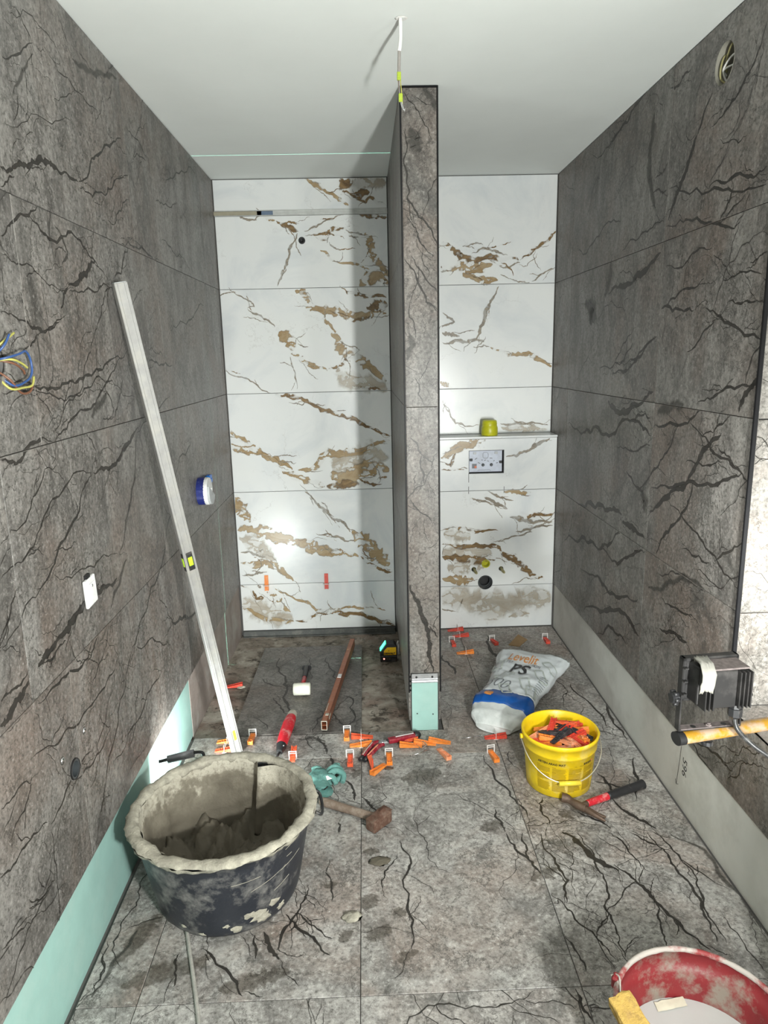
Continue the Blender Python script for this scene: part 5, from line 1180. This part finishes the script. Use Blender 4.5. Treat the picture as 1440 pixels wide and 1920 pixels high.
tx = text_mesh('DEWALT', .0155, 0, .0008); tx.materials.append(M['inkblack']); tx.transform(Matrix(((1, 0, 0, -.025), (0, 0, 1, -.0331), (0, 1, 0, .05), (0, 0, 0, 1)))); obj('lettering', tx, None, lz, label='black maker lettering'); obj('warning_mark', MB().prism([(-.002, .07), (.004, .07), (.001, .077)], -.0331, -.0326), M['inkblack'], lz)
obj('beam_window', MB().prism([(-.0495, .064), (-.0475, .062), (-.016, .1085), (-.0175, .111)], -.012, .0305), M['greenlight'], lz, label='glowing green beam window'); obj('indicator', MB().cyl((-.027, -.0348, .024), (-.027, -.0365, .024), .0042, 12), M['redlight'], lz, label='lit red indicator'); obj('keypad', MB().box((-.012, -.0355, .024), (.042, .002, .012)), M['brownsteel'], lz)
for x_ in (-.014, -.001): obj('button', MB().cyl((x_, -.036, .024), (x_, -.038, .024), .0036, 10), M['blackclean'], lz)
obj('clamp', MB().box((.056, .0, .07), (.018, .04, .07), bev=.004).cyl((.056, -.02, .11), (.056, -.02, .128), .005, 8), M['cablegrey'], lz)
cd = MB(); cd.bm.faces.new([cd.bm.verts.new(p) for p in ((.81, -.44, .004), (.868, -.466, .004), (.937, -.37, .004), (.9, -.287, .004))]); co_ = obj('cardboard_piece', cd, M['card']); co_.modifiers.new('thick', 'SOLIDIFY').thickness = .004
tag(co_, 'torn brown cardboard piece on the floor behind the bag', 'cardboard')
for n_, (a, b) in enumerate((((.161, -1.575, .003), (.238, -1.534, .003)), ((.392, -1.452, .003), (.479, -1.436, .003)))):
    a = Vector(a); b = Vector(b); h_ = b if n_ else a; d = (a - b).normalized() if n_ else (b - a).normalized(); s_ = tag(obj('screw', MB().cyl(a, b, .0022, 8).lathe([(.0022, 0), (.0052, -.003), (.0052, -.0045), (0, -.0045)], h_, 12, axis=d), M['chrome']), ('long screw on the floor left of the white bag' if n_ else 'short brass-coloured screw on the floor by the wedge heap'), 'screw')
for k, (x_, y_, r_, lb) in enumerate(((-.082, -2.45, .03, 'grey mortar lump on the floor right of the mortar tub'), (.008, -2.21, .035, 'flat dark mortar blob in front of the club hammer'), (.06, -1.66, .018, 'small brown broken clip piece by the loose wedges'), (-.70, -.80, .022, 'pale mortar crumb on the rough shower floor'))):
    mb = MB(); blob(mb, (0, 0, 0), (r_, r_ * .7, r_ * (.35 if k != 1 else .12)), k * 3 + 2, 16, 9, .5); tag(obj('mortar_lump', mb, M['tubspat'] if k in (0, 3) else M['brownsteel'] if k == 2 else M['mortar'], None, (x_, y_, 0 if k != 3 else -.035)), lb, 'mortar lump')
# ------------------------------------------------------------------ red bucket
RB = (.697, -3.068, 0); rk = thing('plastic_bucket', 'red bucket of milky water with caked grey rim', 'bucket', RB); rr = lambda z: .148 + .036 * z / .275
obj('bucket_body', MB().lathe([(0, .006), (.14, .003), (.148, .0), (rr(.1), .1), (rr(.2), .2), (rr(.25), .25), (rr(.27) - .004, .27), (rr(.2) - .004, .2), (rr(.1) - .004, .1), (.14, .012), (0, .012)], n=64), M['redbucket'], rk)
obj('rim', MB().grid(lambda i, j: (lambda a, b, n: Vector(((rr(.27) - .001 + (.0062 + .0016 * n) * math.cos(b)) * math.cos(a), (rr(.27) - .001 + (.0062 + .0016 * n) * math.cos(b)) * math.sin(a), .271 + (.0065 + .002 * n) * math.sin(b))))(2 * PI * i / 96, 2 * PI * j / 10, mnoise.noise(Vector((i * .5, j * .5, 3)))), 96, 11, wrapu=True), M['rimdust'], rk, label='rim caked with pale dust')
obj('water', MB().lathe([(0, .150), (rr(.15) - .005, .150)], n=64), M['water'], rk, label='milky grey rinse water')
al = 2.55; q = Vector((math.cos(al), math.sin(al), 0)); obj('bail_ear', MB().box(q * (rr(.27) + .006) + Vector((0, 0, .268)), (.024, .014, .03), Matrix.Rotation(al + PI / 2, 3, 'Z'), bev=.004), M['redbucket'], rk)
obj('bail_wire', MB().tube([q * (rr(.27) + .016) + Vector((0, 0, .276)), q * (rr(.27) - .002) + Vector((0, 0, .282))] + [Vector(((rr(.27) - .012) * math.cos(a), (rr(.27) - .012) * math.sin(a), .272 - .035 * math.sin((a - al) / PI * PI / 1.0))) for a in (al + .25, al + .6, al + 1.0, al + 1.5, al + 2.0, al + 2.5)], .0024, 8), M['wire'], rk)
sg = MB(); blob(sg, (0, 0, 0), (.034, .05, .022), 4, 22, 14, .28)
sgm = MB().box((0, 0, 0), (.052, .085, .036), bev=.006, seg=2)
bmesh.ops.subdivide_edges(sgm.bm, edges=sgm.bm.edges, cuts=3, use_grid_fill=True)
for v in sgm.bm.verts: v.co += Vector((1, 1, 1)) * .0 + v.co.normalized() * .004 * mnoise.fractal(v.co * 60, .9, 2, 4)
sg.bm.free(); tag(obj('sponge', sgm, M['sponge'], None, (.532, -3.075, .292), (.35, -.28, .25)), 'worn yellow sponge resting on the red bucket rim', 'sponge')
tag(obj('paper_scrap', MB().grid(lambda i, j: Vector((.655 + .075 * i / 8 + .004 * mnoise.noise(Vector((i, j, 2))), -2.944 + .025 * j / 4 + .012 * (i / 8) + .003 * mnoise.noise(Vector((i * 1.3, j, 5))), .153 + .004 * abs(mnoise.noise(Vector((i * .7, j * .7, 1)))))), 9, 5), M['paper']), 'torn cream paper scrap floating in the red bucket', 'paper')
# ------------------------------------------------------------------ fittings on the walls
def ring(mb, c, ax, r0, r1, h, n=28): return mb.lathe([(r0, 0), (r1, 0), (r1, h), (r0, h), (r0, 0)], c, n, axis=ax, smooth=False)
vc = thing('valve_cover', 'round white and navy shower valve cover on the left wall', 'valve cover', (XL, -.865, 1.052))
obj('collar', ring(MB(), (-.004, 0, 0), (1, 0, 0), .058, .068, .040), M['navy'], vc, label='navy blue collar'); obj('cover_disc', MB().lathe([(0, .052), (.066, .052), (.068, .046), (.068, .034), (0, .034)], (0, 0, 0), 36, axis=(1, 0, 0), smooth=False), M['offwhite'], vc)
hf = MB(); hf.prism([(.066 * math.cos(a) * -1, .066 * math.sin(a)) for a in [PI + .5 + PI * k / 14 for k in range(15)]], .0515, .064, 'x'); obj('raised_half', hf, M['greywhite'], vc, label='raised half disc'); obj('notch', MB().box((.0575, 0, 0), (.013, .006, .03)), M['offwhite'], vc)
tag(obj('valve_plug', MB().box((.014, 0, 0), (.026, .055, .045), bev=.004).box((.028, .0, -.004), (.004, .034, .018)), M['blueplug'], None, (XL, -.70, 1.082)), 'small square blue plug right of the round valve cover', 'plug')
sw = thing('cover_plate', 'white plastic cover plate sitting crooked on the left wall', 'cover plate', (XL, -2.305, 1.028), (.06, 0, 0))
obj('plate', MB().box((.006, 0, 0), (.010, .075, .085), bev=.004, seg=2), M['offwhite'], sw); obj('inner_ridge', MB().box((.0125, .006, -.004), (.003, .045, .06), bev=.001), M['offwhite'], sw); obj('screw', MB().cyl((.0125, 0, .018), (.0155, 0, .018), .004, 10), M['steel'], sw); obj('clip_tab', MB().box((.004, -.004, .047), (.008, .026, .014)), M['blackclean'], sw)
dp = thing('drain_stub', 'dark round drain pipe stub low in the left wall', 'pipe', (XL - .004, -2.532, .592)); obj('pipe', ring(MB(), (-.045, 0, 0), (1, 0, 0), .022, .0265, .052), M['pipe'], dp); obj('seal', ring(MB(), (.0, 0, 0), (1, 0, 0), .0265, .029, .008), M['blackclean'], dp); obj('pipe_back', MB().lathe([(0, 0), (.022, 0)], (-.04, 0, 0), 20, axis=(1, 0, 0)), M['blackclean'], dp)
for y_, z_, lb in ((-2.444, .657, 'small chrome water pipe end right above the drain stub'), (-2.594, .655, 'small chrome water pipe end left of the drain stub')): tag(obj('water_pipe_end', MB().cyl((-.03, 0, 0), (.004, 0, 0), .0075, 14).lathe([(.0075, 0), (.009, .002), (.009, .006), (0, .008)], (.0, 0, 0), 14, axis=(1, 0, 0)), M['chrome'], None, (XL - .004, y_, z_)), lb, 'pipe')
wi = thing('wire_bundle', 'blue and yellow electrical wire loops sticking out of the left wall', 'wires', (XL, -2.63, 1.69))
for m_, P_2 in (('bluewire', [(-.03, 0, 0), (.01, .01, .008), (.02, .05, .016), (.02, .085, .022), (.018, .108, .0), (.018, .105, -.03), (.018, .07, -.048), (.01, .02, -.055), (-.02, .0, -.02)]), ('yelwire', [(-.03, 0, .0), (.012, .02, .004), (.016, .06, -.004), (.014, .095, -.016)]), ('yelwire', [(-.03, 0, -.01), (.01, .0, -.06), (.016, .06, -.062), (.018, .10, -.058), (.016, .118, -.038)]), ('brownwire', [(-.03, .0, -.01), (.008, .01, -.04), (.012, .05, -.073), (.014, .09, -.074), (.014, .112, -.058)]), ('bluewire', [(-.03, -.01, .0), (.01, -.005, .03), (.02, .015, .06)]), ('yelwire', [(-.03, -.01, .01), (.01, .01, .046), (.014, .05, .064)]), ('brownwire', [(-.03, .0, .006), (.01, .03, -.004), (.014, .07, -.02), (.01, .085, -.03)])): obj('wire', MB().tube(P_2, .0028, 8), M[m_], wi)
cc = thing('ceiling_cable', 'cable hanging out of the ceiling with yellow-green wire connectors', 'cable', (.14, -1.909, ZC))
obj('sheath', MB().tube([(0, 0, .03), (.001, 0, -.02), (.0, 0, -.06), (-.004, 0, -.09)], .0055, 12), M['cablewhite'], cc, label='white cable sheath'); obj('sheath', MB().tube([(-.0035, 0, -.085), (-.005, 0, -.12), (-.006, 0, -.152)], .005, 12), M['cablegrey'], cc, label='grey cable sheath')
for z_, x_ in ((-.158, -.006), (-.218, -.002)): obj('connector', MB().box((x_, 0, z_), (.0125, .010, .024), bev=.002).box((x_, -.0055, z_ + .005), (.010, .002, .004)).box((x_, -.0055, z_ - .005), (.010, .002, .004)), M['conn'], cc)
for m_, P_2 in (('brownwire', [(-.008, 0, -.15), (-.007, 0, -.19), (-.003, 0, -.21)]), ('yelwire', [(-.003, .001, -.15), (-.0, .002, -.19), (.004, .001, -.235)]), ('cablegrey', [(-.005, -.003, -.15), (-.006, -.002, -.19), (-.003, -.001, -.23)]), ('chrome', [(-.002, 0, -.225), (.0, 0, -.24), (.006, 0, -.252), (.012, 0, -.25)]), ('chrome', [(.001, 0, -.225), (.004, 0, -.242), (.01, 0, -.256)])): obj('wire', MB().tube(P_2, .0016, 6), M[m_], cc)
obj('ceiling_hole', MB().lathe([(.004, 0), (.010, 0)], (-.006, .003, -.0006), 14), M['blackclean'], cc); obj('plaster_edge', MB().grid(lambda i, j: Vector(((.010 + .009 * j / 2 + .003 * mnoise.noise(Vector((i, j, 1)))) * math.cos(i * .5236) + .004, (.008 + .007 * j / 2) * math.sin(i * .5236), -.001 - .003 * (j == 1))), 12, 3, wrapu=True), M['putty'], cc)
dt = thing('duct_opening', 'round cable duct opening high in the right wall', 'duct', (XR, -1.905, 2.541))
obj('duct_rim', MB().grid(lambda i, j: Vector(((-.001, .05, .085)[j], (.0595 + .0015 * mnoise.noise(Vector((i, j, 2)))) * math.cos(i * 2 * PI / 40), .0595 * math.sin(i * 2 * PI / 40))), 40, 3, wrapu=True), M['board'], dt); obj('duct_back', MB().lathe([(0, 0), (.0595, 0)], (.085, 0, 0), 30, axis=(1, 0, 0)), M['darkcore'], dt)
for P_2, m_ in (([(.05, -.05, .01), (.02, -.02, .02), (.012, .03, -.005), (.03, .045, -.02)], 'putty'), ([(.05, -.05, -.015), (.03, -.01, -.005), (.015, .035, -.01), (.04, .045, -.05)], 'putty'), ([(.05, .05, .045), (.015, .04, .03), (.01, .04, -.03), (.05, .03, -.055)], 'rod'), ([(.05, .02, .05), (.012, -.015, .048), (.02, .03, .02), (.03, .045, -.01)], 'rod')): obj('cable_loop', MB().tube(P_2, .003, 8), M[m_], dt)
obj('tape_bit', MB().tube([(.012, -.045, .035), (.008, -.05, .02), (.014, -.05, .005)], .005, 8), M['redbucket'], dt, label='dark red tape bit')
tag(obj('shower_pipe_plug', MB().lathe([(.017, 0), (.019, .003), (.019, .008), (.011, .012), (.010, .006), (0, .006)], (0, .003, 0), 24, axis=(0, -1, 0)), M['blackclean'], None, (-.332, 0, 2.339)), 'black round pipe plug high on the white shower wall', 'plug')
cu = thing('pipe_cap', 'yellow-green pipe cap standing on the tiled shelf', 'pipe cap', (.746, -.09, QZ)); obj('cap_body', MB().lathe([(.047, 0), (.049, .004), (.049, .045), (.044, .058)], n=36, cap0=True), M['olive'], cu); obj('cap_top', MB().lathe([(.044, .057), (.0445, .068), (.043, .084), (.038, .09), (0, .09)], n=36), M['olive'], cu); obj('cap_ridge', MB().lathe([(.0445, .066), (.046, .069), (.0445, .072)], n=36), M['olive'], cu)
fp_ = thing('cistern_service_opening', 'flush plate opening with grey-white insert in the white wall', 'flush box', (.718, -QD, 1.0515))
obj('insert_plate', MB().box((-.003, .018, .003), (.198, .004, .130), bev=.001), M['insert'], fp_); ef = MB()
for c, d in (((-.104, .022), (.003, .139)), ((.104, .022), (.003, .139))): ef.box((c[0], c[1], 0), (d[0], .04, d[1]))
for z_ in (-.0685, .0685): ef.box((0, .022, z_), (.208, .04, .003))
obj('opening_frame', ef, M['pipe'], fp_)
for x_ in (-.068, .060): obj('latch', MB().box((x_, .014, .052), (.018, .006, .014), bev=.001), M['greywhite'], fp_, label='small grey latch')
for x_, z_ in ((-.09, .012), (.088, -.004)): obj('corner_bolt', MB().box((x_, .014, z_), (.018, .005, .016), bev=.002).cyl((x_, .013, z_), (x_, .009, z_), .005, 10), M['blackclean'], fp_)
for x_ in (-.018, .032): obj('push_rod_hole', MB().lathe([(.0, 0), (.008, 0), (.0095, .001)], (x_, .0155, -.02), 18, axis=(0, -1, 0)), M['pipe'], fp_)
obj('sticker', MB().box((-.07, .0155, -.026), (.028, .001, .028)), M['bagblue'] if False else M['inkmid'], fp_, label='small blue and red sticker'); obj('sticker_spot', MB().box((-.063, .0146, -.031), (.013, .001, .013)), M['redprint'], fp_)
obj('moulded_outline', MB().tube([(-.018, .0155, .025), (-.018, .0155, .05), (-.004, .0155, .055), (.011, .0155, .05), (.011, .0155, .025), (-.004, .0155, .02), (-.018, .0155, .025)], .0009, 6).tube([(-.05, .0155, -.056), (-.045, .0155, -.051), (.022, .0155, -.05), (.028, .0155, -.056)], .001, 6, sub=1), M['inkmid'], fp_)
pg = MB(); rg = random.Random(2)
for k in range(9): x_ = -.06 + k * .018; z_ = .012 + rg.uniform(-.022, .008); pg.box((x_, .0153, z_), (rg.uniform(.006, .016), .001, .003), Matrix.Rotation(rg.uniform(-.7, .7), 3, 'Y'))
obj('printed_arrow', pg, M['inkblack'], fp_)
tag(obj('flush_pipe_end', ring(ring(MB(), (0, .05, 0), (0, -1, 0), .021, .0255, .052), (0, .045, 0), (0, -1, 0), .0, .0212, .004), M['olive'], None, (.72, -QD, .419)), 'yellow-green flush pipe end above the drain in the white wall', 'pipe')
wd = thing('toilet_drain', 'dark grey round toilet drain pipe in the white wall', 'pipe', (.718, -QD, .299)); obj('pipe', ring(MB(), (0, .09, 0), (0, -1, 0), .041, .0445, .094, 36), M['pipe'], wd); obj('inner_ring', ring(ring(MB(), (0, .05, 0), (0, -1, 0), .033, .0405, .012, 36), (0, .028, 0), (0, -1, 0), .037, .0407, .008, 36), M['pipe'], wd); obj('pipe_back', MB().lathe([(0, 0), (.042, 0)], (0, .085, 0), 24, axis=(0, -1, 0)), M['blackclean'], wd)
for x_, lb in ((.646, 'left threaded fixing rod beside the toilet drain'), (.815, 'right threaded fixing rod beside the toilet drain')): tag(obj('fixing_rod', MB().tube([(0, .05, .004), (.003, -.008, -.002), (.008, -.045, -.008)], .0085, 12).cyl((.008, -.045, -.008), (.0095, -.053, -.0095), .0065, 10), M['rod'], None, (x_, -QD, .385)), lb, 'rod')
ch_ = MB()
for r_, n_ in ((0, 0),): pass
# ------------------------------------------------------------------ laser line on ceiling and left wall (a real narrow beam from the level)
ll = bpy.data.lights.new('laser_beam', 'SPOT'); ll.energy = P_L; ll.spot_size = 3.0; ll.spot_blend = 0; ll.shadow_soft_size = 0; ll.color = (.35, 1, .75); ll.use_nodes = True
nt = ll.node_tree; em_ = nt.nodes['Emission']; tc = nt.nodes.new('ShaderNodeTexCoord'); sx = nt.nodes.new('ShaderNodeSeparateXYZ'); nt.links.new(tc.outputs['Normal'], sx.inputs[0])
ab = nt.nodes.new('ShaderNodeMath'); ab.operation = 'ABSOLUTE'; nt.links.new(sx.outputs[1], ab.inputs[0]); lt = nt.nodes.new('ShaderNodeMath'); lt.operation = 'LESS_THAN'; lt.inputs[1].default_value = .0009; nt.links.new(ab.outputs[0], lt.inputs[0]); nt.links.new(lt.outputs[0], em_.inputs['Strength'])
lo = bpy.data.objects.new('laser_beam', ll); COL.objects.link(lo); lo.parent = lz; lo.location = (-.056, .0, .10)
d_ = Vector((-.72, 0.0, .69)).normalized(); y_ = Vector((0, 1, 0)); z_ = -d_; lo.rotation_euler = Matrix((y_.cross(z_), y_, z_)).transposed().to_euler()
for c_ in CUT: bpy.data.objects.remove(c_)
